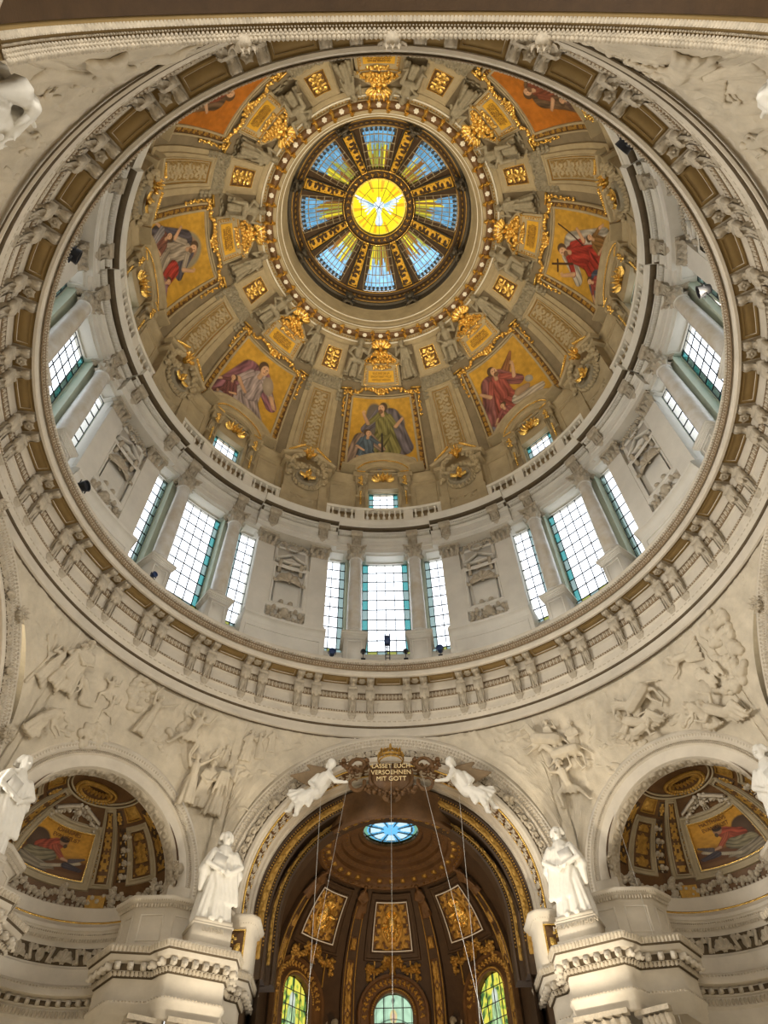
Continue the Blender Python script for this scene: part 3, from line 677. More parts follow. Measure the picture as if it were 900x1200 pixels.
def pier(sgn, base, idx, detail=True):
    """sgn +1: clockwise side of the big arch at azimuth base"""
    r = empty('trim_%d' % idx, kind='structure')
    raw = [(7.0, 19.6), (7.0, 17.55), (7.45, 17.15), pc(24.6, 18.0), pc(24.6, 17.35), pc(25.2, 16.95), pc(33.2, 16.95), pc(33.8, 17.35), pc(34.2, 17.9), pc(38.5, 18.6), pc(38.6, 20.4)]
    att = [(7.15, 19.6), (7.15, 17.75), (7.6, 17.5), pc(25.2, 18.45), pc(25.6, 18.35), pc(33.3, 18.35), pc(37.0, 19.2), pc(37.6, 20.4)]
    # travel left to right as seen from inside puts the axis on the right
    def fix(pts):
        P = np.array(pts, float)
        if sgn < 0: P = P[::-1]*np.array([-1, 1])
        c, s_ = math.cos(-rad(base)), math.sin(-rad(base)); return np.stack([P[:, 0]*c-P[:, 1]*s_, P[:, 0]*s_+P[:, 1]*c], 1)
    raw = fix(raw); att = fix(att)
    b = MB(); pathsweep(b, att, [(-.4, 15.5), (-.1, 15.46), (.12, 15.42), (.40, 15.36), (.43, 15.26), (.38, 15.16), (.34, 15.13), (.26, 15.1), (.12, 14.96), (.08, 14.86), (0, 14.82), (0, 13.5), (.06, 13.45), (.1, 13.35), (.1, 13.0), (-.5, 12.98)])
    b.build('attic', 'stone', r, False)
    b = MB(); putpath(b, LEAF, att, .20, .13, 14.93, (.14, .14, .18)); putpath(b, EGG, att, .36, .10, 15.18, (.04, .05, .05)); tag(b.build('leaf_moulding', 'orn', r), kind='stuff')
    b = MB()
    pathsweep(b, raw, [(-.8, 13.02), (.5, 13.02), (.62, 12.95), (.60, 12.8), (.50, 12.68), (.46, 12.62), (.46, 12.45), (.36, 12.42), (.16, 12.4), (.16, 12.12), (.1, 12.1), (.1, 11.98), (.0, 11.9), (.0, 11.15), (.1, 11.1), (.12, 10.98), (.04, 10.92), (.04, 10.7), (-.03, 10.66), (-.03, 10.4), (-.3, 10.38)])
    b.build('entablature', 'stone', r, False)
    b = MB(); pathsweep(b, raw, [(.18, 12.14), (.18, 12.39)]); pathsweep(b, raw, [(.47, 12.63), (.51, 12.68), (.605, 12.93)]); pathsweep(b, raw, [(.105, 11.98), (.03, 11.9), (.165, 12.11)]); b.build('moulding_ground', 'recess_shade', r)  # painted shade in the recesses of the entablature mouldings
    b = MB(); putpath(b, LEAF, raw, .58, .15, 12.68, (.15, .16, .28)); putpath(b, LEAF, raw, .1, .16, 11.94, (.17, .2, .24)); putpath(b, LEAF, raw, .06, .14, 10.98, (.14, .14, .14)); tag(b.build('leaf_band', 'orn', r), kind='stuff')
    dm = piecemesh('modillion_block', join(P_box(), xf(P_egg(), (0, -.6, -.9), (.9, 1, .9))), 'stone')
    for x, y, a in alongpath(raw, .30, .42):
        o = meshobj('modillion_block', dm, r, mw=Matrix.Translation((x, y, 12.26)) @ Matrix.Rotation(a, 4, 'Z') @ Matrix.Diagonal((.11, .17, .11, 1)))
    # pilaster shafts and capitals below the entablature
    ctr = rad(28.5*sgn+base)
    for off, w, dep in ((0, .95, 16.98), (-sgn*0-1.9, .55, 17.5), (1.9, .55, 17.6)):
        a = 28.5*sgn+base+off/17.2*57.3; S = S_cyl(dep)
        b = MB(); patch(b, lambda u, v, d: S_plane(dep, a)(u, v, d), -w, w, 4, 10.4, 2, 6, 0, skirt=.6); b.build('pilaster', 'stone', r)
        b = MB(); PL = S_plane(dep, a)
        for k in range(5): put(b, LEAF, PL, -w+w*2*(k+.5)/5, 9.3, (.42, .5, .55)); put(b, LEAF, PL, -w+w*2*(k+.5)/5+.1, 9.75, (.4, .6, .5))
        patch(b, PL, -w-.15, w+.15, 10.22, 10.4, 1, 1, .35, skirt=.4); b.build('pilaster_capital', 'orn', r)
    # impost block of the big arch with gilt panel
    def LX(x, y): return fix([(x, y), (x+.01, y)])[0]
    b = MB(); imp = fix([(6.55, 19.8), (6.55, 17.2), (6.75, 16.95), (8.1, 16.95), (8.1, 17.6)])
    pathsweep(b, imp, [(-.6, 15.32), (.2, 15.3), (.3, 15.2), (.28, 15.08), (.16, 15.0), (.1, 14.88), (0, 14.82), (0, 13.1), (-.3, 13.0)]); b.build('impost', 'stone', r)
    b = MB(); putpath(b, LEAF, imp, .1, .11, 14.9, (.11, .1, .15)); tag(b.build('impost_leaves', 'orn', r), kind='stuff')
    PL = S_plane(16.95, base); x0, x1 = (6.9, 7.95) if sgn > 0 else (-7.95, -6.9)
    b = MB(); patch(b, PL, x0, x1, 13.3, 14.6, 16, 20, .01, folirel(.1, 1, 1.3, 0), 0, 1, .05, skirt=.05); mould(b, PL, x0, x1, 13.3, 14.6, 1, 1, [(0, 0), (0, .08), (.06, .08), (.07, 0)], 1, 1, 1); tag(b.build('gilt_panel', ['brown', 'gold'], r), 'small gilded foliage panel')
    # dado panels of the attic
    b = MB(); q = att
    for i in range(len(q)-1):
        d = q[i+1]-q[i]; L = np.linalg.norm(d)
        if L < .75 or L > 3.6: continue
        d /= L; nn = np.array([d[1], -d[0]]); o0 = q[i]
        def PP(u, v, dd): return np.stack(np.broadcast_arrays(o0[0]+d[0]*u+nn[0]*dd, o0[1]+d[1]*u+nn[1]*dd, v), -1)
        mould(b, PP, .28, L-.28, 13.65, 14.65, 1, 1, [(0, .0), (0, .04), (.05, .05), (.07, 0)], 1, 1)
    b.build('dado_panel', 'stone', r)
    if base == 180: r.location = Vector(cyl(1.0, 28.5*sgn+base, 0))
    elif base: r.location = Vector(cyl(.9, 28.5*sgn+base, 0))
    return r
i = 12
for base, sg in ((0, 1), (0, -1), (90, -1), (-90, 1), (180, 1), (180, -1)):
    pier(sg, base, i); i += 1

# ================================================================== DRUM
BAYS = (0, 45, -45, 90, -90, 135, -135, 180)
def cbox(mb, a0, a1, R0, R1, h0, h1, n=None, mi=0):
    n = n or max(1, int(abs(a1-a0)/2)); sweep(mb, RING, [(R0, h0), (R0, h1), (R1, h1), (R1, h0)], a0, a1, n, True, True, mi)
wall = empty('wall_drum', kind='structure')
b = MB(); sweep(b, RING, [(16.0, 29.9), (20.6, 30.2), (20.6, 29.9), (17.5, 29.7)], 0, 360, 120); b.build('gallery_floor', 'stone', wall)
# lower and upper wall rings
b = MB()
sweep(b, RING, [(19.3, 30.1), (19.3, 32.7), (19.2, 32.75), (19.2, 33.0), (19.3, 33.05), (19.35, 33.4), (20.6, 33.4), (20.6, 30.1)], 0, 360, 160)
b.build('sill_wall', 'wallst', wall, True, 30)
pent = [(19.95, 43.3), (19.95, 46.5), (18.6, 46.5)]
def entab(off): return [(18.45-off, 43.35), (18.4-off, 43.75), (18.33-off, 43.8), (18.33-off, 44.05), (18.4-off, 44.1), (18.4-off, 44.72), (18.28-off, 44.78), (18.2-off, 44.84), (18.2-off, 45.08), (17.92-off, 45.12), (17.86-off, 45.2), (17.4-off, 45.24), (17.34-off, 45.3), (17.3-off, 45.62), (17.24-off, 45.7), (17.2-off, 45.86), (17.25-off, 45.96), (17.45, 46.05), (17.6, 46.15), (19.95, 46.2), (19.95, 43.35)]
DENT = piecemesh('dentil', BOX, 'wallst')
BALM = piecemesh('baluster', BALU, 'wallst', True)
CAPM = piecemesh('capital', CAPI, 'orn', True)
KEYM = piecemesh('frieze_bracket', KEYC, 'orn')
for a in BAYS:
    vis = a != 180
    b = MB(); sweep(b, RING, entab(0), a-12.1, a+12.1, 20); sweep(b, RING, entab(.32), a+12.1, a+32.9, 18); b.build('entablature', 'wallst', wall, True, 30)
    b = MB()
    sweep(b, RING, [(18.19, 44.86), (18.17, 44.86), (18.17, 45.075), (17.95, 45.105), (17.97, 45.12)], a-12, a+12, 20, True, True, 1); sweep(b, RING, [(17.87, 44.86), (17.85, 44.86), (17.85, 45.075), (17.63, 45.105), (17.65, 45.12)], a+12.2, a+32.8, 18, True, True, 1)  # dark strips put in as shade between the dentils
    sweep(b, RING, [(17.83, 45.195), (17.42, 45.225), (17.42, 45.235), (17.83, 45.21)], a-12, a+12, 20, True, True, 1); sweep(b, RING, [(17.51, 45.195), (17.1, 45.225), (17.1, 45.235), (17.51, 45.21)], a+12.2, a+32.8, 18, True, True, 1)  # shade under the corona, painted as a dark strip
    dl = np.concatenate([np.linspace(-11.5, -8.6, 7), np.linspace(-5.9, 5.9, 25), np.linspace(8.6, 11.5, 7)]); put(b, BOX, S_cyl(18.06), a+dl, 44.96, (.085, .18, .12))
    dn = np.concatenate([np.linspace(13.0, 14.6, 4), np.linspace(17.4, 27.6, 22), np.linspace(30.4, 32, 4)]); put(b, BOX, S_cyl(17.74), a+dn, 44.96, (.085, .14, .11))
    put(b, EGG, S_cyl(18.33), a+np.linspace(-12, 12, 90), 44.08, (.035, .05, .035)); put(b, EGG, S_cyl(18.0), a+np.linspace(12.2, 32.8, 80), 44.08, (.035, .05, .035))
    tag(b.build('dentils', ['wallst', 'recess_shade'], wall), kind='stuff')
    for t in (-7.15, 7.15): meshobj('frieze_bracket', KEYM, wall, mw=mats4(S_cyl(18.4), a+t, 43.65, (2.5, 1.3, 1.55)))
    for t in (15.9, 29.1): meshobj('frieze_bracket', KEYM, wall, mw=mats4(S_cyl(18.08), a+t, 43.65, (2.5, 1.3, 1.55)))
    # jambs and blocks between windows
    b = MB()
    for s in (-1, 1): cbox(b, a+s*5.35, a+s*9.2, 19.05, 20.3, 33.3, 43.4, 3, 1)
    b.build('jamb', ['wallst', 'green'], wall)
    b = MB(); cbox(b, a+14.25, a+30.75, 18.95, 20.6, 33.3, 43.4, 10); cbox(b, a+14.15, a+30.85, 19.0, 20.5, 33.3, 43.4, 10); b.build('wall_block', 'wallst', wall)
    # soffit coffers over the windows
    for t0, t1 in ((-5.2, 5.2), (9.4, 14.0), (-14.0, -9.4)):
        b = MB()
        def SO(u, v, d, a=a): return fc(v, a+u, 43.35-d)
        patch(b, SO, t0, t1, 18.5, 19.9, 6, 2, .02, skirt=.02); k = 57.3/19; mould(b, SO, t0+.9, t1-.9, 18.8, 19.55, k, 1, [(0, .06), (0, .12), (.1, .12), (.13, .02)], 5, 1); b.build('soffit_coffer', 'wallst', wall)
    # pedestal course under the niche block, pilasters, niche
    b = MB(); k = .0
    sweep(b, RING, [(18.55, 30.1), (18.5, 30.6), (18.42, 30.7), (18.42, 33.6), (18.35, 33.7), (18.3, 33.85), (18.2, 33.95), (18.05, 34.0), (18.05, 34.2), (18.15, 34.25), (18.3, 34.4), (18.95, 34.45), (20.3, 34.45), (20.3, 30.1)], a+13.4, a+31.6, 14)
    b.build('pedestal', 'wallst', wall, True, 30)
    S = S_cyl(18.42); b = MB(); mould(b, S, a+14.6, a+30.4, 31.2, 33.2, 3.1, 1, [(0, 0), (.0, .05), (.08, .05), (.1, 0)], 10, 2); b.build('pedestal_panel', 'wallst', wall)
    if vis:
        for t in (15.9, 29.1):
            S = S_cyl(18.95); b = MB(); w = 2.1
            patch(b, S, a+t-w, a+t+w, 34.45, 42.1, 2, 4, .32, skirt=.35); patch(b, S, a+t-w-.25, a+t+w+.25, 34.45, 34.8, 2, 2, .42, skirt=.45); b.build('pilaster', 'wallst', wall)
            b = MB()
            for kx in range(4):
                put(b, LEAF, S, a+t-w+2*w*(kx+.5)/4, 42.05, (.36, .34, .5), d=.3); put(b, LEAF, S, a+t-w+2*w*(kx+.1)/3.3, 42.45, (.36, .5, .5), d=.3)
            for s in (-1, 1): put(b, LUMPS[1], S, a+t+s*w, 43.0, (.24, .5, .24), d=.36)
            put(b, ROS, S, a+t, 43.05, (.14, .5, .14), d=.4); patch(b, S, a+t-w-.4, a+t+w+.4, 43.15, 43.35, 3, 1, .58, skirt=.6); b.build('pilaster_capital', 'orn', wall)
        a0 = a+22.5; S = S_cyl(18.95); kk = 57.3/18.9
        nr = empty('shell_niche', 'pedimented shell niche in the drum, %s' % {22.5: 'just right of the front window', -22.5: 'just left of the front window', 67.5: 'between the two rightmost windows, lower right', -67.5: 'between the two leftmost windows, lower left', 112.5: 'at the right edge above the side windows', -112.5: 'at the left edge above the side windows', 157.5: 'hidden at the upper right', -157.5: 'hidden at the upper left'}[(a0+180) % 360-180], 'niche', 'shell niches of the drum')
        b = MB(); mould(b, S, a0-3.9, a0+3.9, 34.9, 42.6, kk, 1, [(.05, .0), (.05, .08), (-.03, .10), (-.08, .03), (-.2, .02)], 4, 6); b.build('panel_frame', 'wallst', nr)
        b = MB()   # wreath with garlands
        th = np.linspace(0, 360, 17)[:-1]
        put(b, LEAF, S, a0+.48*kk*np.sin(np.radians(th)), 43.0-.2+.42*np.cos(np.radians(th)), (.2, .35, .26), rot=th+60)
        put(b, ROS, S, a0, 42.8, (.26, .3, .26))
        for s in (-1, 1):
            for q in range(5): put(b, LUMPS[q], S, a0+s*(1.9+.5*q), 43.0-.08*q+.25*math.sin(q), (.2, .32, .2))
        b.build('wreath', 'orn', nr)
        # pediment
        P = P_extrude([(0, 0), (-.55, 0), (-.6, .06), (-.6, .14), (-.5, .2), (0, .2)], 1); b = MB()
        put(b, P, S, a0, 40.75, (1.2, .6, 1)); put(b, P, S, a0-1.75, 41.35, (.68, .55, .7), rot=-33); put(b, P, S, a0+1.75, 41.35, (.68, .55, .7), rot=33); put(b, BOX, S, a0, 41.1, (1.1, .12, .12))
        tri = (np.array([(-1, 0, 0), (1, 0, 0), (0, 0, .62), (-1, -.1, 0), (1, -.1, 0), (0, -.1, .62)], float), np.array([[3, 4, 5, 5]])); put(b, tri, S, a0, 40.9, (1, 1, 1)); b.build('pediment', 'wallst', nr)
        b = MB()
        for s in (-1, 1):
            put(b, P_extrude([(0, 0), (-.2, 0), (-.32, .5), (-.45, .8), (-.5, 1.0), (0, 1)], .13), S, a0+s*2.55, 39.7, (1, 1, 1)); put(b, LUMPS[2], S, a0+s*1.7, 40.45, (.34, .4, .2)); put(b, LUMPS[3], S, a0+s*.8, 40.3, (.34, .4, .2))
        put(b, LUMPS[0], S, a0, 40.42, (.3, .5, .25)); b.build('swag', 'orn', nr)
        # niche hollow: half cylinder standing proud, shell hood
        b = MB(); n = 12; tt = np.linspace(0, PI, n+1)
        hu = a0-1.02*kk*np.cos(tt); 
        for h0, h1 in ((36.4, 38.6),):
            V = np.concatenate([S(hu, h0+0*tt, .30-.62*np.sin(tt)*.9), S(hu, h1+0*tt, .30-.62*np.sin(tt)*.9)]); k = np.arange(n); b.add(V, np.stack([k, k+1, k+n+2, k+n+1], 1))
        mould(b, S, a0-1.15*kk, a0+1.15*kk, 36.3, 40.0, kk, 1, [(0, .32), (.12, .34), (.16, .28), (.42, .28), (.46, .2), (.5, 0)], 2, 6); b.build('niche_hollow', 'wallst', nr)
        b = MB(); put(b, SHELL, S, a0, 38.55, (1.05, -.55, 1.3), d=.12); put(b, LUMPS[0], S, a0, 38.75, (.2, .3, .2), d=.2)
        for s in (-1, 1): put(b, LUMPS[4], S, a0+s*1.1*kk, 38.5, (.2, .25, .25), d=.3)
        b.build('shell_hood', 'orn', nr)
        b = MB()
        for s in (-1, 1):
            for q, (x, z, c) in enumerate(((.35, 36.3, .36), (.8, 36.0, .34), (1.15, 35.6, .36), (1.25, 35.1, .3), (.75, 35.05, .3), (.3, 35.2, .3))): put(b, LUMPS[q % 5], S, a0+s*x*kk, z, (c, .45, c), d=.05)
            put(b, SHELL, S, a0+s*.0, 35.4, (.55, .5, .7), d=.2)
        put(b, EGG, S, a0, 35.6, (.4, .4, .5), d=.1); b.build('cartouche', 'orn', nr)
# ---- columns (things)
def drum_column(a, t, label):
    o = empty('marble_column', label, 'column', 'marble columns between the drum windows')
    S = S_cyl(18.42); P, X, Y, Z = frameof(S, np.array([a+t]), np.array([31.]))
    b = MB(); v, f = lathe([(.66, 33.95), (.70, 34.0), (.70, 34.1), (.62, 34.16), (.60, 34.22), (.64, 34.3), (.60, 34.38), (.55, 34.42), (.545, 36), (.535, 38), (.50, 40), (.46, 42.0), (.52, 42.05), (.52, 42.12), (.44, 42.14)], 24)
    pl = P_box()
    c, s_ = math.cos(-rad(a+t)), math.sin(-rad(a+t))
    def pls(v, z0=0): return np.stack([v[:, 0]*c-v[:, 1]*s_+P[0, 0], v[:, 0]*s_+v[:, 1]*c+P[0, 1], v[:, 2]+z0], 1)
    b.add(pls(v), f); b.build('shaft', 'marble', o, True, 35)
    cp = CAPI[0]*np.array([.86, .86, 1.28]); 
    m = Matrix.Translation((P[0, 0], P[0, 1], 42.08)) @ Matrix.Rotation(-rad(a+t), 4, 'Z') @ Matrix.Diagonal((.92, .92, 1.25, 1)); meshobj('capital', CAPM, o, mw=m)
    b = MB()
    for w, z0, z1 in ((.80, 30.1, 30.5), (.72, 30.5, 33.3), (.76, 33.3, 33.42), (.86, 33.5, 33.62), (.92, 33.62, 33.82), (.82, 33.82, 33.95), (.80, 33.42, 33.5)):
        vv = BOXV*np.array([w, w, (z1-z0)/2])+np.array([0, 0, (z0+z1)/2]); b.add(pls(vv), BOXF)
    PLp = S_plane(18.42-.72, a+t)
    mould(b, PLp, -.46, .46, 31.0, 33.0, 1, 1, [(0, 0), (0, .05), (.06, .05), (.08, 0)], 1, 1); b.build('pedestal', 'wallst', o)
    return o
WN = {0: 'front window', 45: 'lower right window', -45: 'lower left window', 90: 'right side window', -90: 'left side window'}
for a in (0, 45, -45, 90, -90):
    drum_column(a, -7.15, 'grey veined marble column at the left side of the tall %s of the drum' % WN[a] if abs(a) < 80 else 'grey veined marble column at the %s end of the %s of the drum' % ('top' if a > 0 else 'lower', WN[a]))
    drum_column(a, 7.15, 'grey veined marble column at the right side of the tall %s of the drum' % WN[a] if abs(a) < 80 else 'grey veined marble column at the %s end of the %s of the drum' % ('lower' if a > 0 else 'top', WN[a]))
for a in (135, -135):
    drum_column(a, -7.15, 'marble column mostly hidden by the ring cornice, %s' % POS[a]); drum_column(a, 7.15, 'second marble column hidden by the ring cornice, %s' % POS[a])
# ---- windows
def pane_mesh(name, w, h, m):
    b = MB(); b.add(BOXV*np.array([w/2, .012, h/2]), BOXF); o = b.build(name, m); me = o.data; bpy.data.objects.remove(o); return me
def glazed(idx, a, t0, t1, cols, h0, h1, rows, R, border, kind='structure', full=True):
    o = empty('window_%d' % idx, kind=kind)
    kk = 57.3/R; Wd = (t1-t0)/kk; S = S_plane(R, a+(t0+t1)/2); x0 = -Wd/2
    # column widths: narrow coloured borders
    ws = np.array([.62 if c in border else 1. for c in range(cols)]); ws = ws/ws.sum()*Wd; xs = x0+np.concatenate([[0], np.cumsum(ws)])
    rh = (h1-h0)/(rows+.45); zs = np.concatenate([[h0], h0+.45*rh+np.arange(rows+1)*rh])
    if full:
        mm = {}
        for c in range(cols):
            for r in range(rows+1):
                m = ('panec' if r % 2 else 'panep') if c in border and r else ('pane' if r else ('paney' if c % 2 else 'panep'))
                if c in border and r and cols < 5: m = 'panep'
                w, h = ws[c]-.03, (zs[r+1]-zs[r])-.03; key = (round(w, 3), round(h, 3), m)
                if key not in mm: mm[key] = pane_mesh('pane', w, h, m)
                meshobj('pane', mm[key], o, mw=mats4(S, (xs[c]+xs[c+1])/2, (zs[r]+zs[r+1])/2))
    else:
        b = MB(); patch(b, S, x0, x0+Wd, h0, h1, 1, 1, skirt=.02); b.build('pane', 'pane', o)
    b = MB()
    for x in xs: b.add((BOXV*np.array([.028, .035, (h1-h0)/2])), BOXF)
    b = MB()
    for x in xs: put(b, BOX, S, x, (h0+h1)/2, (.028, .03, (h1-h0)/2), d=.02)
    for z in zs: put(b, BOX, S, 0, z, (Wd/2, .03, .028), d=.02)
    b.build('glazing_bars', 'lead', o)
    b = MB(); mould(b, S, x0, x0+Wd, h0, h1, 1, 1, [(0, -.05), (0, .10), (.12, .10), (.14, .0), (.3, .0), (.3, -.2)], 1, 1); b.build('window_frame', 'green', o)
    return o
w = 1
for a in BAYS:
    full = abs(a) < 100
    for t0, t1, cols, bd in ((-5.2, 5.2, 6, (0, 5)), (9.35, 14.1, 3, (0,)), (-14.1, -9.35, 3, (2,))):
        glazed(w, a, t0, t1, cols, 33.55, 43.35, 9, 19.75, bd, full=full); w += 1

# ---- balustrade and attic wall behind it
for a in BAYS:
    rail = MB()
    sweep(rail, RING, [(17.52, 46.1), (17.52, 46.5), (17.85, 46.5), (17.85, 46.1)], a-16, a+16, 16); sweep(rail, RING, [(17.48, 47.75), (17.42, 47.85), (17.42, 47.98), (17.5, 48.05), (17.86, 48.05), (17.9, 47.9), (17.86, 47.75)], a-16, a+16, 16)
    for t0, t1 in ((-7.9, -5.3), (5.3, 7.9), (-16.2, -14.8), (14.8, 16.2)): cbox(rail, a+t0, a+t1, 17.54, 17.84, 46.4, 47.8, 2)
    rail.build('balustrade', 'wallst', wall, True, 30)
    if a == 180: continue
    for t in list(np.linspace(-4.5, 4.5, 7))+[s*x for s in (-1, 1) for x in np.linspace(8.7, 14.0, 4)]:
        meshobj('baluster', BALM, wall, mw=mats4(S_cyl(17.7), a+t, 46.5, (.42, .42, 1.26)))
at = MB(); sweep(at, RING, [(18.55, 46.2), (18.55, 54.6), (19.2, 54.6), (19.2, 46.2)], 0, 360, 10)
for a in BAYS:
    t = MB(); P18 = [(18.45, 46.2), (18.4, 46.9), (18.35, 47.0), (18.35, 53.3), (18.25, 53.5), (18.1, 53.7), (18.1, 53.95), (18.45, 54.2), (19.2, 54.3), (19.2, 46.2)]
    sweep(t, RING, P18, a+4.3, a+40.7, 26); cbox(t, a-4.3, a+4.3, 18.35, 19.2, 46.2, 49.15, 4); cbox(t, a-4.3, a+4.3, 18.35, 19.2, 52.15, 54.3, 4)
    t.build('attic_wall', 'domest', wall, True, 30)
    for s in (-1, 1):
        b = MB(); mould(b, S_cyl(18.35), *sorted((a+s*9.2, a+s*14.6)), 48.9, 52.2, 3.15, 1, [(0, 0), (0, .06), (.1, .07), (.12, .0), (.5, 0), (.52, .05), (.58, .05), (.6, 0)], 4, 2); b.build('attic_panel', 'domest', wall)
    glazed(w, a, -3.9, 3.9, 5, 49.2, 52.1, 3, 18.95, (0, 4), full=abs(a) < 100); w += 1

# ================================================================== FIGURES (relief and full)
def rot2(x, z, a): c, s = math.cos(rad(a)), math.sin(rad(a)); return x*c+z*s, -x*s+z*c
def pose(kind, seed=0):
    """unit-height figure as tapered limbs: (x, z, d, r, x, z, d, r), feet at z=0"""
    r = random.Random(seed); L = []
    def c(x0, z0, d0, r0, x1, z1, d1, r1): L.append((x0, z0, d0, r0, x1, z1, d1, r1))
    def head(x, z, d=.14, lean=0):
        c(x-lean*.05, z-.13, d-.02, .035, x, z-.06, d, .035); c(x, z-.045, d+.01, .05, x, z+.03, d, .062); c(x, z-.02, d+.06, .014, x, z-.035, d+.07, .014)
        for k in range(4): c(x-.055+.035*k, z+.045, d-.01, .03, x-.07+.045*k, z-.0, d-.03, .03)
    def arm(sx, sz, ex, ez, hx, hz, d=.14, r0=.042):
        c(sx, sz, d-.03, r0, ex, ez, d, r0*.8); c(ex, ez, d, r0*.8, hx, hz, d+.03, r0*.55)
        dx, dz = hx-ex, hz-ez; n = math.hypot(dx, dz)+1e-6; dx, dz = dx/n, dz/n
        c(hx, hz, d+.03, .026, hx+dx*.035, hz+dz*.035, d+.03, .024)
        for k in range(4): o = (k-1.5)*.013; c(hx+dx*.035-dz*o, hz+dz*.035+dx*o, d+.03, .009, hx+dx*(.085-.006*abs(k-1.5))-dz*o*1.5, hz+dz*(.085-.006*abs(k-1.5))+dx*o*1.5, d+.035, .006)
        c(hx, hz, d+.04, .01, hx+dx*.03+dz*.045, hz+dz*.03-dx*.045, d+.05, .008)
    def robe(x, z, hw, hem0, hem1, zb=.02, n=9, ph=0):
        for k in range(n):
            f = k/(n-1); c(x-hw+2*hw*f, z, .08+.05*math.sin(PI*f), .05, hem0+(hem1-hem0)*f+r.uniform(-.012, .012), zb+r.uniform(-.01, .02), .05+.06*math.sin(PI*f)+.035*(k % 2), .028+.018*(k % 2))
    def leg(hx, hz, kx, kz, fx, fz, d=.1):
        c(hx, hz, d, .075, kx, kz, d+.02, .05); c(kx, kz, d+.02, .05, fx, fz, d, .028); c(fx, fz, d, .028, fx+(.07 if fx > hx else -.07), fz-.015, d+.03, .02)
    if kind == 'robed':
        c(-.03, .52, .1, .10, 0, .76, .11, .105); c(-.09, .76, .1, .05, .10, .77, .1, .05); robe(0, .56, .08, -.19, .17); head(.02, .92)
        arm(-.11, .76, -.20, .60, -.05, .58); arm(.12, .76, .22, .64, .20, .80)
        for k in range(4): c(-.1+.05*k, .74, .18, .03, -.14+.09*k, .34, .16, .025)
    elif kind == 'prophet':
        c(0, .5, .1, .11, 0, .76, .11, .11); c(-.11, .76, .1, .055, .11, .76, .1, .055); robe(0, .56, .10, -.16, .20); head(0, .93)
        arm(-.13, .75, -.2, .58, -.06, .52, .18); arm(.13, .75, .21, .6, .08, .5, .18)
        for k in range(5): c(-.12+.06*k, .72, .17, .035, .02+.05*k, .2, .15, .03)
    elif kind == 'running':
        c(0, .5, .12, .085, .08, .74, .14, .10); c(0, .77, .12, .045, .18, .72, .14, .045); head(.13, .9, .16, 1); leg(0, .48, -.22, .42, -.42, .22); leg(.02, .48, .2, .3, .12, .03)
        arm(.0, .77, -.16, .84, -.13, .97, .16); arm(.18, .73, .34, .70, .42, .84, .16)
        for k in range(6): c(-.06+.03*k, .5, .15, .035, -.16+.06*k, .33+.02*(k % 2), .12, .03)
    elif kind == 'kneeling':
        c(0, .35, .12, .09, .16, .52, .15, .10); c(.1, .56, .12, .05, .22, .47, .15, .05); head(.29, .58, .17, 1); leg(0, .33, .14, .12, -.08, .03); leg(-.02, .32, .05, .05, -.22, .03)
        arm(.2, .48, .26, .28, .38, .2, .18); arm(.1, .55, .28, .4, .42, .3, .16)
        for k in range(7): c(-.05+.03*k, .34, .14, .045, -.22+.05*k, .04, .08+.03*(k % 2), .035)
    elif kind == 'arms_up':
        c(0, .48, .1, .085, .02, .72, .12, .095); c(-.09, .74, .1, .045, .12, .75, .1, .045); robe(0, .52, .08, -.24, .12); head(.02, .88)
        arm(-.10, .75, -.18, .92, -.12, 1.05); arm(.12, .75, .3, .82, .46, .90)
    elif kind == 'flying':
        c(0, .3, .12, .09, .24, .42, .15, .10); c(.2, .5, .12, .05, .28, .36, .14, .05); head(.4, .52, .16, 1); arm(.28, .38, .42, .26, .58, .24, .16); arm(.2, .5, .34, .62, .5, .62, .14)
        for k in range(9): c(.0+.01*k, .36-.02*k, .12, .055, -.42+.03*k, .42-.055*k, .06+.04*(k % 2), .03)
    elif kind == 'reclining':
        c(0, .2, .14, .10, .24, .34, .18, .11); c(.18, .42, .15, .05, .3, .3, .18, .05); head(.38, .46, .2, 1); arm(.3, .3, .42, .16, .54, .2, .2); arm(.18, .42, .1, .55, .26, .62, .18)
        leg(-.02, .18, -.24, .3, -.42, .06, .14); leg(0, .14, -.28, .12, -.5, .05, .1)
        for k in range(6): c(.02-.05*k, .24, .16, .05, -.1-.07*k, .03, .1+.03*(k % 2), .035)
    elif kind == 'seated':
        c(0, .42, .14, .10, .02, .68, .14, .105); c(-.1, .7, .12, .05, .12, .7, .12, .05); head(.03, .86, .16); leg(-.04, .38, -.14, .36, -.16, .04, .2); leg(.05, .38, .16, .34, .12, .02, .2)
        robe(0, .4, .13, -.22, .2, .04); arm(-.12, .7, -.22, .54, -.1, .44, .22); arm(.13, .7, .26, .6, .3, .76, .18)
    elif kind == 'horse':
        c(-.28, .48, .14, .16, .2, .52, .16, .15); c(.2, .56, .16, .11, .42, .82, .16, .07); c(.42, .84, .16, .065, .56, .74, .17, .04); c(.40, .88, .14, .02, .40, .95, .14, .012)
        for x0, kx, kz, fx, fz in ((-.32, -.42, .28, -.36, .02), (-.26, -.2, .26, -.26, .0), (.2, .36, .4, .5, .3), (.14, .34, .26, .48, .14)): c(x0, .42, .12, .075, kx, kz, .13, .035); c(kx, kz, .13, .035, fx, fz, .13, .022); c(fx, fz, .13, .03, fx+.05, fz-.02, .14, .028)
        for k in range(5): c(.24+.04*k, .68+.05*k, .2, .03, .16+.04*k, .6+.06*k, .2, .02)
        for k in range(3): c(-.42, .52, .12, .035, -.58-.03*k, .36-.05*k, .1, .018)
    elif kind == 'clouds':
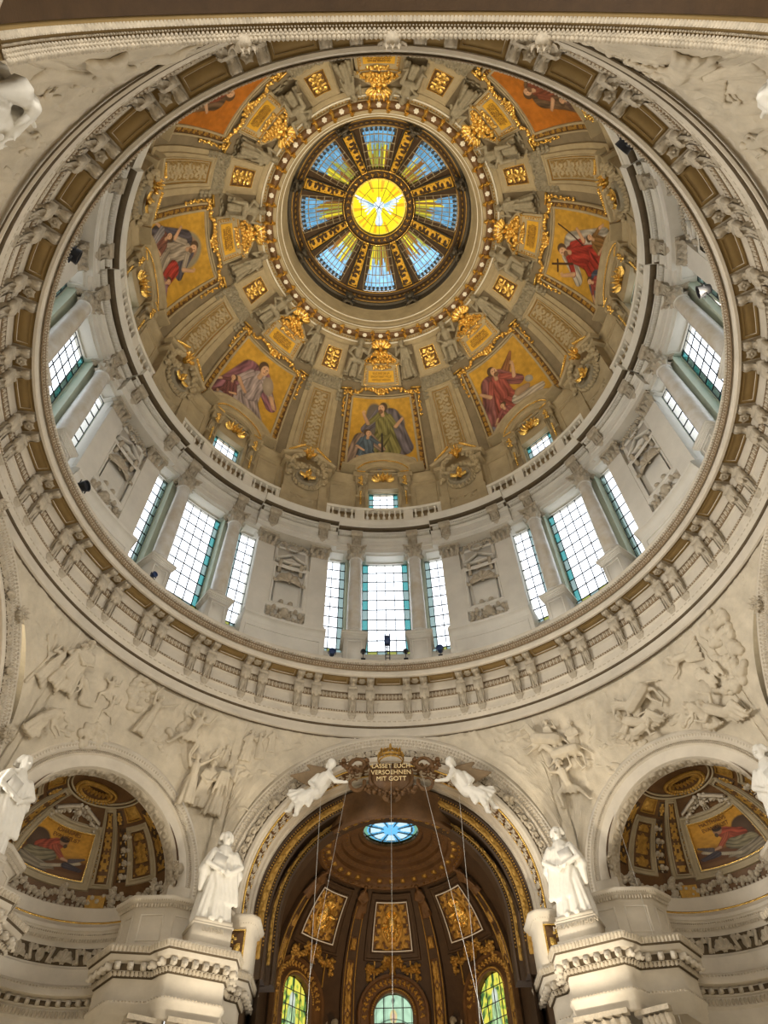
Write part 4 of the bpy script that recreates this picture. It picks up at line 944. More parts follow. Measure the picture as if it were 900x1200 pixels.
        for k in range(34):
            a = r.uniform(0, 2*PI); q = .44*math.sqrt(r.random()); x, z = q*math.cos(a), .5+q*math.sin(a)*1.2; s = r.uniform(.07, .14); c(x, z, .02+s*.3, s, x+.03, z+.02, .02+s*.3, s)
    elif kind == 'rays':
        for k in range(11):
            a = rad(-62+12.4*k+r.uniform(-2, 2)); q = r.uniform(.8, 1.1); c(.25*math.sin(a), -.25*math.cos(a), -.01, .010, q*math.sin(a), -q*math.cos(a), -.012, .012)
    elif kind == 'wing':
        for k in range(8): c(0, .5-.02*k, .10, .035, .55-.05*k, .75-.11*k, .06, .03)
    elif kind == 'cloak':
        for k in range(9): c(-.3+.07*k, .5+.1*math.sin(k), .14, .05, -.25+.08*k, .28+.12*math.sin(k+1), .16, .04)
    elif kind == 'rocks':
        for k in range(14):
            x, z = r.uniform(-.6, .6), r.uniform(0, .3); s = r.uniform(.04, .09); c(x, z, 0, s, x+r.uniform(.05, .15), z+r.uniform(-.05, .05), 0, s*.7)
    elif kind == 'tree':
        c(0, 0, .03, .03, .04, .6, .05, .02)
        for k in range(10): a = r.uniform(-70, 70); c(.02, .3+.04*k, .05, .015, .02+.25*math.sin(rad(a)), .45+.04*k+.1*math.cos(rad(a)), .04, .03)
    return L
def onto(mb, L, S, u, v, ku, kv, h, rot=0, mirror=1, flat=1.):
    for x0, z0, d0, r0, x1, z1, d1, r1 in L:
        a = rot2(x0*mirror, z0, rot); b = rot2(x1*mirror, z1, rot)
        p0 = S(np.array(u+a[0]*h*ku), np.array(v+a[1]*h*kv), np.array(d0*h*flat)); p1 = S(np.array(u+b[0]*h*ku), np.array(v+b[1]*h*kv), np.array(d1*h*flat))
        capsule(mb, p0, p1, r0*h, r1*h, 7)
def bake(mb, name, m, voxel, parent=None, smooth=1):
    o = mb.build(name+'_raw', m); soften(o, voxel, smooth)
    dg = bpy.context.evaluated_depsgraph_get(); me = bpy.data.meshes.new_from_object(o.evaluated_get(dg)); me.name = name
    me.materials.clear(); me.materials.append(M[m]); bpy.data.objects.remove(o)
    me.polygons.foreach_set('use_smooth', np.ones(len(me.polygons), bool))
    q = bpy.data.objects.new(name, me); COL.objects.link(q)
    if parent is not None: q.parent = parent
    return q

# ------------------------------------------------------------------ painted pictures (mosaics, glass): colour at every vertex
class Paint:
    def __init__(s, X, Y, base): s.X = X; s.Y = Y; s.C = np.zeros(X.shape+(3,))+np.array(base); s.n = np.random.RandomState(3).rand(64, 64)
    def noise(s, f, o=0):
        x = s.X*f+o; y = s.Y*f+o*1.7; xi = np.floor(x).astype(int); yi = np.floor(y).astype(int); fx = x-xi; fy = y-yi; fx = fx*fx*(3-2*fx); fy = fy*fy*(3-2*fy); g = lambda a, b: s.n[a % 64, b % 64]
        return (g(xi, yi)*(1-fx)+g(xi+1, yi)*fx)*(1-fy)+(g(xi, yi+1)*(1-fx)+g(xi+1, yi+1)*fx)*fy
    def mix(s, m, c): s.C = s.C*(1-m[..., None])+np.array(c)*m[..., None]
    def ell(s, x, y, rx, ry, c, rot=0, soft=.15, shade=.35):
        a = rad(rot); dx = s.X-x; dy = s.Y-y; u = (dx*math.cos(a)+dy*math.sin(a))/rx; v = (-dx*math.sin(a)+dy*math.cos(a))/ry; d = np.hypot(u, v)
        m = np.clip((1-d)/soft, 0, 1); c = np.array(c)[None, None]*(1-shade*np.clip(d, 0, 1)+.0)[..., None]; s.C = s.C*(1-m[..., None])+c*m[..., None]
    def cap(s, x0, y0, x1, y1, r0, r1, c, folds=0., freq=9, seed=0):
        dx, dy = x1-x0, y1-y0; L2 = dx*dx+dy*dy+1e-9; t = np.clip(((s.X-x0)*dx+(s.Y-y0)*dy)/L2, 0, 1); px = s.X-x0-t*dx; py = s.Y-y0-t*dy; r = r0+(r1-r0)*t; d = np.hypot(px, py)/r
        side = (px*dy-py*dx)/math.sqrt(L2)/r; m = np.clip((1.02-d)/.12, 0, 1)
        f = (1-.35*d**2+folds*(np.sin(freq*side+7*s.noise(5, seed)+4*t+seed)*.6+.35*np.sin(2.3*freq*side+9*s.noise(9, seed+1))))*(.8+.4*s.noise(14, seed+2))*np.where(d > .93, .55, 1)
        s.C = s.C*(1-m[..., None])+np.clip(np.array(c)[None, None]*f[..., None], 0, 1)*m[..., None]
    def person(s, x, y, h, robe, skin=(.62, .38, .24), hair=(.12, .07, .04), mir=1, kind=0, cloak=None):
        P = lambda a, b: (x+a*h*mir, y+b*h)
        if cloak is not None: s.cap(*P(-.12, .75), *P(-.30, .12), .17*h, .16*h, cloak, .5, 8, 2); s.cap(*P(.05, .8), *P(.3, .5), .12*h, .08*h, cloak, .5, 7, 4)
        s.cap(*P(0, .62), *P(-.05, .1), .14*h, .22*h, robe, .55, 11, 1); s.cap(*P(.02, .4), *P(.2, .06), .13*h, .15*h, tuple(q*.85 for q in robe), .55, 9, 3)
        s.cap(*P(0, .5), *P(.02, .74), .12*h, .13*h, robe, .45, 8, 5)
        s.cap(*P(.1, .76), *P(.26, .62), .05*h, .045*h, robe, .3, 6); s.cap(*P(.26, .62), *P(.34, .8 if kind else .5), .035*h, .025*h, skin)
        s.cap(*P(-.1, .76), *P(-.2, .56), .05*h, .045*h, robe, .3, 6); s.cap(*P(-.2, .56), *P(-.06, .46) if not kind else P(-.32, .7), .035*h, .025*h, skin)
        s.cap(*P(.01, .78), *P(.02, .86), .035*h, .03*h, skin); s.ell(*P(-.005, .935), .078*h, .088*h, hair); s.ell(*P(.03, .905), .060*h, .078*h, tuple(min(1, q*1.25) for q in skin), shade=.2)
        if kind: s.ell(*P(.045, .85), .045*h, .045*h, tuple(q*1.8 for q in hair), shade=.2)
        for e in (.012, .055): s.ell(*P(e, .925), .009*h, .008*h, (.05, .03, .02), shade=0)
        s.cap(*P(.04, .92), *P(.05, .895), .006*h, .008*h, tuple(q*.7 for q in skin)); s.cap(*P(.025, .872), *P(.055, .872), .006*h, .005*h, (.3, .08, .05))
        for q in range(4): a, b = P(.34-.01*q, (.8 if kind else .5)+.012*q); s.cap(a, b, a+.03*h*mir, b+(.03 if kind else -.02)*h, .008*h, .005*h, skin)
def mosaic_col(k):
    def f(U, V):
        asp = .72; p = Paint(U*asp, V, (.56, .32, .045)); g = p.noise(30)*.3+p.noise(5)*.25+.72; p.C *= g[..., None]
        sky = [(.42, .235, .035)]*8; W2 = asp/2
        if k == 0:
            p.ell(.30, .72, .13, .24, (.20, .17, .15), 10); p.ell(.5, .62, .12, .2, (.22, .20, .2), -20)
            for i in range(14): a = i*2.4; p.ell(.48+.16*math.cos(a), .13+.08*math.sin(a*1.3), .065, .05, (.62, .56, .50))
            for i in range(8): p.ell(.06+.05*(i % 5), .10+.04*(i % 3), .06, .05, (.42, .10, .03))
            p.ell(.40, .86, .075, .10, (.55, .40, .12)); p.person(.38, .26, .68, (.24, .22, .08), kind=1, mir=-1, cloak=(.16, .14, .17)); p.person(.20, .08, .52, (.10, .14, .19), mir=1, cloak=(.28, .2, .16)); p.cap(.36, .12, .36, .55, .012, .01, (.05, .04, .04)); p.cap(.30, .12, .44, .12, .02, .02, (.05, .04, .04))
        elif k == -45:
            for i in range(10): p.ell(.55+.07*math.cos(i*2.), .14+.09*math.sin(i*1.7), .07, .055, (.50, .46, .44))
            p.person(.36, .06, .86, (.42, .34, .34), kind=0, mir=1, cloak=(.30, .13, .17)); p.person(.15, .1, .44, (.20, .08, .08), mir=-1); p.ell(.50, .70, .07, .12, (.45, .36, .28), 20)
            for i in range(6): p.ell(.06+.03*i, .10+.05*(i % 3), .045, .04, (.40, .40, .42))
        elif k == 45:
            p.cap(.38, .74, .56, .88, .07, .02, (.28, .12, .05), .4); p.cap(.3, .74, .10, .70, .07, .03, (.30, .15, .06), .4); p.cap(.12, .66, .10, .40, .05, .02, (.30, .15, .06), .4)
            p.person(.26, .18, .72, (.38, .10, .08), kind=1, mir=1, cloak=(.26, .10, .10)); p.cap(.36, .36, .62, .26, .07, .05, (.55, .48, .40), .5); p.cap(.40, .42, .50, .40, .05, .04, (.45, .3, .2)); p.person(.20, .02, .42, (.30, .10, .10), mir=-1); p.ell(.56, .46, .04, .06, (.45, .42, .38), 30)
        elif k == -90:
            p.ell(.34, .72, .19, .22, (.40, .36, .26)); p.ell(.33, .74, .13, .15, (.46, .28, .18)); p.person(.33, .22, .66, (.40, .34, .28), kind=1, cloak=(.10, .09, .12)); p.cap(.45, .50, .56, .16, .08, .06, (.42, .05, .04), .5); p.person(.18, .06, .5, (.22, .09, .07), mir=-1); p.cap(.1, .4, .18, .2, .05, .04, (.3, .28, .3), .5); p.person(.52, .02, .4, (.28, .16, .20))
        elif k == 90:
            p.cap(.50, .30, .62, .08, .06, .05, (.16, .18, .15), .5); p.cap(.44, .4, .56, .3, .04, .06, (.22, .24, .2), .5); p.person(.32, .2, .72, (.38, .04, .03), kind=1, mir=-1, cloak=(.45, .42, .38)); p.cap(.22, .7, .14, .95, .012, .012, (.08, .04, .02)); p.cap(.09, .86, .20, .90, .012, .012, (.08, .04, .02)); p.person(.5, .1, .46, (.26, .14, .05)); p.person(.16, .04, .40, (.30, .06, .05), mir=-1, cloak=(.08, .10, .16))
            p.cap(.42, .6, .56, .95, .008, .008, (.06, .03, .02))
        else:
            p.C *= np.array([.85, .5, .4]); p.person(.36, .2, .66, (.24, .07, .04), kind=1, mir=1 if k > 0 else -1, cloak=(.16, .10, .06)); p.person(.18, .06, .45, (.14, .08, .07)); p.person(.52, .06, .45, (.30, .18, .10), mir=-1)
        rs = np.random.RandomState(k+300)
        if k in (0, 45, -45, 90, -90):
            for q in range(9):      # small attendant figures and cloud tufts along the foot
                x, y = rs.uniform(.03, .69), rs.uniform(.03, .16); c_ = [(.5, .46, .42), (.36, .12, .1), (.2, .2, .26), (.5, .3, .2), (.42, .4, .36)][rs.randint(5)]; p.cap(x, y, x+rs.uniform(-.07, .07), y+rs.uniform(.02, .08), .035, .02, c_, .5, 9, q); p.ell(x+rs.uniform(-.04, .04), y+.085, .018, .022, (.50, .32, .2))
        # the little tiles
        t = (np.random.RandomState(k+400).rand(*U.shape)-.5)*.16+1; p.C *= t[..., None]; return np.clip(p.C, 0, 1)
    return f

# ================================================================== DOME
ceiling = empty('ceiling', kind='structure')
b = MB(); patch(b, S_dome, 0, 360, 4, 54.2, 192, 30, -.16, skirt=0); b.build('dome_shell', 'domebg', ceiling, True)
KD = 57.3/15.6; KV = 57.3/DS
def rep(o, azs, parent=None):
    """turn copies of a part about the dome axis"""
    o.matrix_basis = Matrix.Rotation(-rad(azs[0]), 4, 'Z')
    for a in azs[1:]:
        c = o.copy(); COL.objects.link(c); c.matrix_basis = Matrix.Rotation(-rad(a), 4, 'Z')
A8 = list(BAYS); VISB = [0, 45, -45, 90, -90, 135, -135, 180]
# wide ribs between the mosaics (built at azimuth 22.5)
n0 = 22.5
b = MB(); patch(b, S_dome, n0-6.4, n0+6.4, 4, 41, 10, 20, .0, skirt=.18); patch(b, S_dome, n0-6.4, n0+6.4, 41, 54, 10, 8, .05, skirt=.2); rep(b.build('rib_strip', 'domest', ceiling, True, 40), A8)
b = MB(); mould(b, S_dome, n0-3.3, n0+3.3, 14, 35.6, KD*.95, KV, [(-.35, .02), (-.35, .0), (0, .0), (.0, .1), (.1, .12), (.12, .05), (.28, .05), (.32, .14), (.44, .14), (.48, .02)], 3, 14, 2); rep(b.build('panel_frame', 'domest', ceiling, False), A8)
b = MB(); patch(b, S_dome, n0-2.6, n0+2.6, 14.6, 35, 28, 110, .0, folirel(.24, 2, 9, .7), 0, 1, .11, skirt=.02); rep(b.build('foliage_panel', ['soffit', 'domest'], ceiling, True), A8)
b = MB(); mould(b, S_dome, n0-3.0, n0+3.0, 14.3, 35.3, KD*.95, KV, [(0, .02), (0, .09), (.05, .09), (.06, .02)], 3, 14, 2); rep(b.build('gilt_fillet', 'dgold', ceiling, False), A8)
b = MB(); patch(b, S_dome, n0-6.5, n0+6.5, 37.2, 41.2, 60, 24, .05, folirel(.36, 5, 2, 2.), 0, 0, skirt=.2)
for s in (-1, 1): put(b, LUMPS[2], S_dome, n0+s*6.0, np.array([37.2, 35.6, 34.2]), (.35, .4, .35), d=.05)
for q in range(7): put(b, LEAF, S_dome, n0-5.6+q*1.87, 37.4, (.5, .5, .8), d=.1)
rep(b.build('rib_capital', 'domegr', ceiling, True), A8)
b = MB(); mould(b, S_dome, n0-3.5, n0+3.5, 43.2, 50.2, KD*1.22, KV, [(-.12, .06), (-.12, .0), (0, .0), (0, .12), (.08, .14), (.12, .1), (.4, .1), (.44, .14), (.55, .14), (.6, .05)], 3, 6, 2, taper=lambda v: 1-.0*v); rep(b.build('upper_panel_frame', 'domest', ceiling, False), A8)
b = MB(); patch(b, S_dome, n0-3.3, n0+3.3, 43.4, 50, 26, 26, .06, folirel(.18, 2, 3, 1.3), 0, 1, .075, skirt=.06); rep(b.build('gilt_relief_panel', ['brown', 'gold'], ceiling, True), A8)
b = MB(); mould(b, S_dome, n0-3.3, n0+3.3, 43.4, 50, KD*1.22, KV, [(0, .08), (0, .16), (.06, .16), (.07, .08)], 3, 6, 2); rep(b.build('upper_gilt_fillet', 'gold', ceiling, False), A8)
# ornament borders round the mosaics
b = MB()
for s in (-1, 1): patch(b, S_dome, *( (10.9, 12.7) if s > 0 else (-12.7, -10.9)), 8, 36.6, 6, 110, .0, folirel(.14, 1, 26, 0, False), 0, 1, .07, skirt=.1)
rep(b.build('gilt_border', ['brown', 'dgold'], ceiling, True), A8)
b = MB(); mould(b, S_dome, -12.7, 12.7, 7.8, 36.8, KD, KV, [(0, 0), (0, .12), (.08, .14), (.14, .1), (.18, -.05)], 12, 16, 2); mould(b, S_dome, -10.7, 10.7, 9, 36, KD, KV, [(-.04, .02), (-.02, .14), (.06, .16), (.14, .14), (.18, .02)], 12, 16, 2); rep(b.build('mosaic_frame', 'domest', ceiling, False), A8)
b = MB()
for s in (-1, 1):
    for k in range(7): put(b, LUMPS[k % 5], S_dome, s*(2.2+1.9*k), 38.3+.9*math.sin(k*.9)-.28*k*.3, (.34, .4, .28), d=.12)
    for k in range(6): put(b, LUMPS[(k+2) % 5], S_dome, s*(14.2-.1*k), 36.6-1.5*k, (.20, .3, .24), d=.0)
    put(b, P_extrude([(0, 0), (-.3, 0), (-.3, .12), (0, .12)], 1), S_dome, s*13.7, 38.2, (.5, 1, 1), rot=s*10)
put(b, ROS, S_dome, 0, 38.2, (.55, .6, .4), d=.15); put(b, MASK, S_dome, 0, 38.0, (.32, .5, .34), d=.15)
rep(b.build('gilt_garland', 'gold', ceiling, False), A8)
# eagle-like gilt fan under the lantern ring, above each plaque
b = MB()
for k in range(-3, 4): put(b, LEAF, S_dome, k*.8, 52.5-.1*abs(k), (.5, .7, 1.15-.1*abs(k)), rot=k*20, d=.25)
put(b, EGG, S_dome, 0, 52.2, (.3, .5, .3), d=.2); put(b, LUMPS[0], S_dome, np.array([-2.2, 0, 2.2]), np.array([50.2, 49.9, 50.2]), (.5, .5, .4), d=.15)
for s in (-1, 1):
    for k in range(7): put(b, LUMPS[k % 5], S_dome, s*(1.5+1.05*k), 50.3-.12*k*k*.8, (.22, .3, .2), d=.22)
    for k in range(4): put(b, LUMPS[(k+1) % 5], S_dome, s*(1.0+1.2*k), 48.3-.1*k, (.36, .45, .36), d=.15)
rep(b.build('gilt_crest', 'gold', ceiling, False), A8)
b = MB()
for s in (-1, 1): sweep(b, lambda u, p, q: S_dome(s*u, 50.9-.055*u*u*.9+p, q), [(0, 0), (0, .34), (.7, .34), (.7, 0)], 1.2, 8.6, 12)
for s in (-1, 1): put(b, ROS, S_dome, s*8.3, 47.4, (.34, .5, .34), d=.2)
rep(b.build('scroll_pediment', 'domest', ceiling, False), A8)

names_m = {0: 'mosaic of a haloed seated figure above a kneeling smith, bottom of the dome', -45: 'mosaic of a figure in pale lilac robes with pink cloak, lower left of the dome', 45: 'mosaic of a red winged angel over pale reclining figures, lower right of the dome',
           -90: 'mosaic with red cloth and a pale round cloud halo, at the left of the dome', 90: 'mosaic of a red cloaked figure holding a cross, at the right of the dome', 135: 'brown-toned mosaic cut by the ring cornice, upper right of the dome', -135: 'brown-toned mosaic cut by the ring cornice, upper left of the dome', 180: 'mosaic hidden behind the ring cornice at the top of the picture'}
for a in BAYS:
    if a == 180: continue
    b = MB(); patch(b, S_dome, a-10.8, a+10.8, 8.6, 36.1, 150, 190, .03, skirt=0, col=mosaic_col(a)); o = b.build('mosaic', 'mosaic', None, True); tag(o, names_m[a], 'mosaic', 'mosaics of the main dome')

# flanking stucco figures, plaques
def stucco():
    b = MB(); onto(b, pose('robed', 4), S_dome, 12.2, 41.5, KD*1.2, KV, 4.0, rot=-4, mirror=-1, flat=1.4); onto(b, pose('rocks', 2), S_dome, 12.2, 41.2, KD*1.2, KV, 1.6); return bake(b, 'stucco_figure', 'domegr', .05)
sf = stucco()
sm = MB(); onto(sm, pose('seated', 9), S_dome, -12.2, 41.6, KD*1.2, KV, 4.4, rot=4, mirror=1, flat=1.4); onto(sm, pose('rocks', 5), S_dome, -12.2, 41.2, KD*1.2, KV, 1.6); sg = bake(sm, 'stucco_figure', 'domegr', .05)
where = {0: 'the bottom plaque', 45: 'the lower right plaque', -45: 'the lower left plaque', 90: 'the right hand plaque', -90: 'the left hand plaque', 135: 'the upper right plaque', -135: 'the upper left plaque', 180: 'the topmost plaque'}
for src, nm in ((sf, 'standing'), (sg, 'seated')):
    for k, a in enumerate(BAYS):
        o = src if k == 0 else src.copy()
        if k: COL.objects.link(o)
        o.matrix_basis = Matrix.Rotation(-rad(a), 4, 'Z'); tag(o, 'grey stucco %s figure on the %s side of %s' % (nm, 'clockwise' if nm == 'seated' else 'counterclockwise', where[a]), 'relief figure', 'stucco figures beside the plaques')
TXT = {0: 'SELIG SIND DIE UM\nGERECHTIGKEIT WILLEN\nVERFOLGT WERDEN', -45: 'SELIG SIND DIE\nFRIEDFERTIGEN', 45: 'SELIG SIND DIE\nBARMHERZIGEN', 90: 'SELIG SIND DIE\nSANFTMUETIGEN', -90: 'SELIG SIND DIE DA\nLEID TRAGEN', 135: 'SELIG SIND DIE\nHUNGERT UND DUERSTET', -135: 'SELIG SIND DIE\nREINES HERZENS', 180: 'SELIG SIND DIE\nGEISTLICH ARM SIND'}
plq = empty('inscription_plaque')
b = MB(); patch(b, S_dome, -8.2, 8.2, 39.9, 47.4, 8, 6, .05, skirt=.25); patch(b, S_dome, -6.6, 6.6, 39.4, 48.2, 8, 6, .04, skirt=.2); mould(b, S_dome, -7.8, 7.8, 40.2, 47.1, KD*1.2, KV, [(0, .05), (0, .15), (.08, .15), (.1, .05)], 6, 4, 1); b.build('plaque_body', 'domest', plq)
b = MB(); mould(b, S_dome, -6.9, 6.9, 40.5, 46.9, KD*1.2, KV, [(0, .05), (0, .12), (.07, .12), (.08, .05)], 6, 4, 1)
for s in (-1, 1):
    put(b, EGG, S_dome, s*6.4, np.linspace(41.4, 45.6, 6), (.08, .12, .08), d=.05)
for k in range(-2, 3): put(b, LUMPS[k % 5], S_dome, k*1.5, 46.2, (.34, .3, .26), d=.08)
b.build('gilt_frame', 'gold', plq)
b = MB(); patch(b, S_dome, -5.4, 5.4, 41.4, 45.1, 8, 4, .10, skirt=.06)
PM = mat('plaque_gold_enamel', (.80, .46, .05), .5, .2, .1, 20, .15, 3); M['plaque'] = PM
b.build('text_plate', 'plaque', plq)
PL = {}
for k, a in enumerate(BAYS):
    o = copy_tree(plq, a) if k else plq
    PL[a] = o; tag(o, 'gilt framed inscription plaque of the dome reading %s, %s' % (TXT[a].split('\n')[-1].split()[-1], POS[a].replace(' of the picture', '').replace('at the', 'at')), 'plaque', 'inscription plaques of the dome')
    n = TXT[a].count('\n')+1
    text('lettering', TXT[a], S_dome, 0, 43.25, .92/n+.02 if n > 2 else .42, 'text', o, 0, .12, .01, .62 if n > 2 else .66)

# window aedicules and pedimented cross cartouches of the attic
aed = empty('window_aedicule')
AR = 18.35; SA = S_cyl(AR)
def arcs(cz, off=0.): return lambda u, p, q: fc(AR-q, np.degrees(p*np.sin(np.radians(u))/AR), cz+p*np.cos(np.radians(u))*1.0)
b = MB(); sweep(b, arcs(53.5), [(3.7, 0), (3.7, .75), (3.55, .85), (3.35, .8), (3.25, .6), (2.9, .55), (2.8, .45), (2.3, .42), (2.25, .3), (1.95, .3), (1.95, 0)], -70, 70, 26)
for s in (-1, 1):
    cbox(b, s*8.2, s*12.3, 17.4, 18.35, 54.45, 54.75, 3); cbox(b, s*4.4, s*8.6, 17.75, 18.35, 53.2, 53.9, 3)
b.build('arched_pediment', 'domest', aed, True, 35)
b = MB(); t = np.linspace(-66, 66, 40); SQ = lambda u, v, d: arcs(53.5)(u, v, d); put(b, EGG, SQ, t, 2.6, (.08, .1, .08), d=.5); 
for k in range(-3, 4): put(b, LEAF, SA, k*.5, 53.2, (.5, .8, 1.0-.1*abs(k)), rot=k*24, d=.1)
put(b, MASK, SA, 0, 53.4, (.26, .5, .3), d=.25)
b.build('gilt_lunette', 'gold', aed)['kind'] = 'stuff'
for s in (-1, 1):
    b = MB(); put(b, KEYC, SA, s*6.4, 50.0, (2.6, 1.3, 3.3)); put(b, LUMPS[1], SA, s*6.4, 53.0, (.4, .5, .4), d=.5); put(b, BOX, SA, s*6.4, 48.9, (.42, .4, 1.2)); b.build('scroll_bracket', 'domest', aed)
b = MB()
for s in (-1, 1):
    put(b, LUMPS[0], SA, s*6.4, np.array([52.6, 51.9]), (.28, .3, .3), d=.7); put(b, EGG, SA, s*6.4, np.linspace(49.2, 51, 7), (.11, .12, .11), d=.42); put(b, EGG, SA, s*6.4+np.linspace(-1.1, 1.1, 8), 53.75, (.07, .1, .07), d=.75)
b.build('gilt_drops', 'gold', aed)['kind'] = 'stuff'
ped = empty('cross_cartouche'); n0 = 22.5; PR = 17.75; SPd = S_cyl(PR)
b = MB(); cbox(b, n0-6.6, n0-4.0, 17.35, 18.4, 46.1, 48.5, 2); cbox(b, n0+4.0, n0+6.6, 17.35, 18.4, 46.1, 48.5, 2); cbox(b, n0-5.2, n0+5.2, 17.6, 18.4, 46.1, 53.0, 4)
for s in (-1, 1):
    cbox(b, n0+s*5.2-1.0, n0+s*5.2+1.0, 17.5, 18.4, 48.4, 52.4, 2); cbox(b, n0+s*5.6-1.7, n0+s*5.6+1.7, 17.25, 18.4, 52.4, 52.9, 2)
Pd = P_extrude([(0, 0), (-.7, 0), (-.78, .1), (-.78, .25), (-.6, .34), (0, .34)], 1)
for s in (-1, 1): put(b, Pd, SPd, n0+s*5.0, 53.5, (1.05, 1, 1), rot=s*36)
b.build('aedicule_body', 'domest', ped, True, 35)
b = MB(); th = np.linspace(0, 360, 20)[:-1]
put(b, LUMPS[2], SPd, n0+3.6*np.sin(np.radians(th)), 50.4+1.1*np.cos(np.radians(th)), (.28, .5, .28), d=.2)
for s in (-1, 1):
    put(b, LUMPS[3], SPd, n0+s*np.array([5.2, 5.3, 5.0, 4.4, 3.4, 2.2]), np.array([51.6, 50.6, 52.4, 53.2, 53.6, 54.]), (.42, .6, .42), d=.3); put(b, LUMPS[4], SPd, n0+s*np.array([2.4, 1.2, 3.6]), np.array([52.2, 52.5, 51.8]), (.4, .5, .35), d=.2)
    put(b, P_extrude([(0, 0), (-.2, 0), (-.2, .15), (0, .15)], 1), SPd, n0+s*2.2, 48.0, (.75, 1, 1), rot=-s*14); put(b, LUMPS[0], SPd, n0+s*2.4, 47.6, (.35, .4, .25))
put(b, SHELL, SPd, n0, 47.2, (.6, .5, .7), d=.05)
b.build('foliage', 'domest', ped)
_mv, _mf = lathe([(.01, -.1), (.75, -.1), (.8, -.16), (.9, -.16), (.9, 0)], 20)
b = MB(); put(b, (np.stack([_mv[:, 0], _mv[:, 2]*2.6, _mv[:, 1]], 1), _mf), SPd, n0, 50.4, (1.1, 1, 1.1), d=.3); b.build('medallion', 'domegr', ped)
b = MB()
for rr in (0, 90, 180, 270): put(b, LEAF, SPd, n0, 50.4, (.55, .5, .95), rot=rr+8, d=.75)
put(b, EGG, SPd, n0, 50.4, (.2, .2, .2), d=.9)
b.build('gilt_cross', 'gold', ped)
b = MB(); put(b, MASK, SPd, n0, 54.4, (.45, .7, .6), d=.35)
b.build('gilt_mask', 'gold', ped)
b = MB()
for s in (-1, 1): put(b, LUMPS[1], SPd, n0+s*1.6, 54.6, (.3, .5, .3), d=.3); put(b, EGG, SPd, n0+s*np.linspace(2, 6.4, 12), 55.2-np.linspace(0, 1.6, 12), (.12, .2, .1), d=.7)
b.build('gilt_beading', 'gold', ped)['kind'] = 'stuff'
CP = {0: 'just right of the front window', 45: 'upper right of centre', -45: 'just left of the front window', 90: 'at the far right, high up', -90: 'between lower left and left', 135: 'far upper right', -135: 'at the left, high up', 180: 'hidden at the top'}
for k, a in enumerate(BAYS):
    if k: o = copy_tree(aed, a); p = copy_tree(ped, a)
    else: o, p = aed, ped
    tag(o, 'small arched window surround with gilt lunette under the mosaic, %s' % POS[a].replace(' of the picture', ''), 'window surround', 'window aedicules at the dome base')
    cp = {22.5: 'between the bottom and lower right mosaics', 67.5: 'between the lower right and right mosaics', -22.5: 'between the bottom and lower left mosaics', -67.5: 'between the lower left and left mosaics', 112.5: 'between the right and upper right mosaics', -112.5: 'between the left and upper left mosaics', 157.5: 'hidden near the top, right side', -157.5: 'hidden near the top, left side'}[(a+22.5+180) % 360-180]
    tag(p, 'stone cartouche with gold cross %s' % cp, 'cartouche', 'cross cartouches at the dome base')

# ================================================================== LANTERN
lr = empty('trim_30', kind='structure')
b = MB(); sweep(b, RING, [(11.35, 67.0), (11.0, 66.95), (10.92, 67.1), (10.85, 67.3), (10.6, 67.35), (10.55, 67.2), (10.5, 67.15), (9.7, 67.15), (9.65, 67.3), (9.5, 67.35), (9.42, 67.6), (9.42, 67.9), (9.25, 68.1), (9.2, 68.4), (9.12, 68.5), (9.12, 68.7), (9.4, 69), (12, 69)], 0, 360, 160); b.build('ring_moulding', 'domest', lr, True, 30)
b = MB(); sweep(b, RING, [(9.14, 68.45), (9.08, 68.45), (9.08, 68.6), (9.14, 68.6)], 0, 360, 120); sweep(b, RING, [(9.44, 67.5), (9.38, 67.5), (9.38, 67.6), (9.44, 67.6)], 0, 360, 120); sweep(b, RING, [(10.94, 67.02), (10.86, 66.96), (10.78, 67.05), (10.86, 67.15)], 0, 360, 120); b.build('pale_fillet', 'statue', lr)
def S_ringsoff(u, v, d): return fc(-v, u, 67.14-d)    # underside of the ring, v = radius
b = MB(); sweep(b, RING, [(9.75, 67.13), (10.45, 67.13), (10.45, 67.14), (9.75, 67.14)], 0, 360, 120); b.build('ring_ground', 'brown', lr)
N = 40
rm2 = piecemesh('rosette', P_rosette(6, 18), 'statue')
for k in range(N): meshobj('rosette', rm2, lr, mw=mats4(S_ringsoff, k*9, -10.1, .22))
gb = piecemesh('gilt_bracket', join(xf(LUMPS[0], (0, 0, .32), (.30, .5, .24)), xf(LUMPS[1], (0, 0, -.32), (.24, .5, .2)), xf(P_leaf(3), (0, -.1, -.3), (.3, .3, .6))), 'gold')
for k in range(N): meshobj('gilt_bracket', gb, lr, mw=mats4(S_ringsoff, k*9+4.5, -10.1, 1.0))
b = MB(); put(b, EGG, S_ringsoff, np.arange(240)*1.5, -10.66, (.07, .09, .07)); tag(b.build('gilt_beads', 'gold', lr), kind='stuff')
lw = empty('wall_lantern', kind='structure')
b = MB(); sweep(b, RING, [(9.12, 68.7), (8.95, 69.0), (8.95, 70.6), (8.8, 70.8)], 0, 360, 96, False); b.build('lower_wall', 'domest', lw, True, 40)
b = MB(); sweep(b, RING, [(8.8, 70.8), (8.75, 71.9), (8.55, 72.0), (8.5, 72.2)], 0, 360, 96, False); b.build('upper_wall', 'bronze', lw, True, 40)
b = MB(); sweep(b, RING, [(8.5, 72.15), (8.3, 72.2), (8.25, 72.4), (8.1, 72.5), (8.05, 72.8), (7.85, 72.9), (7.75, 73.25), (8.6, 73.4)], 0, 360, 96, False); b.build('lantern_cornice', 'dbrown', lw, True, 30)
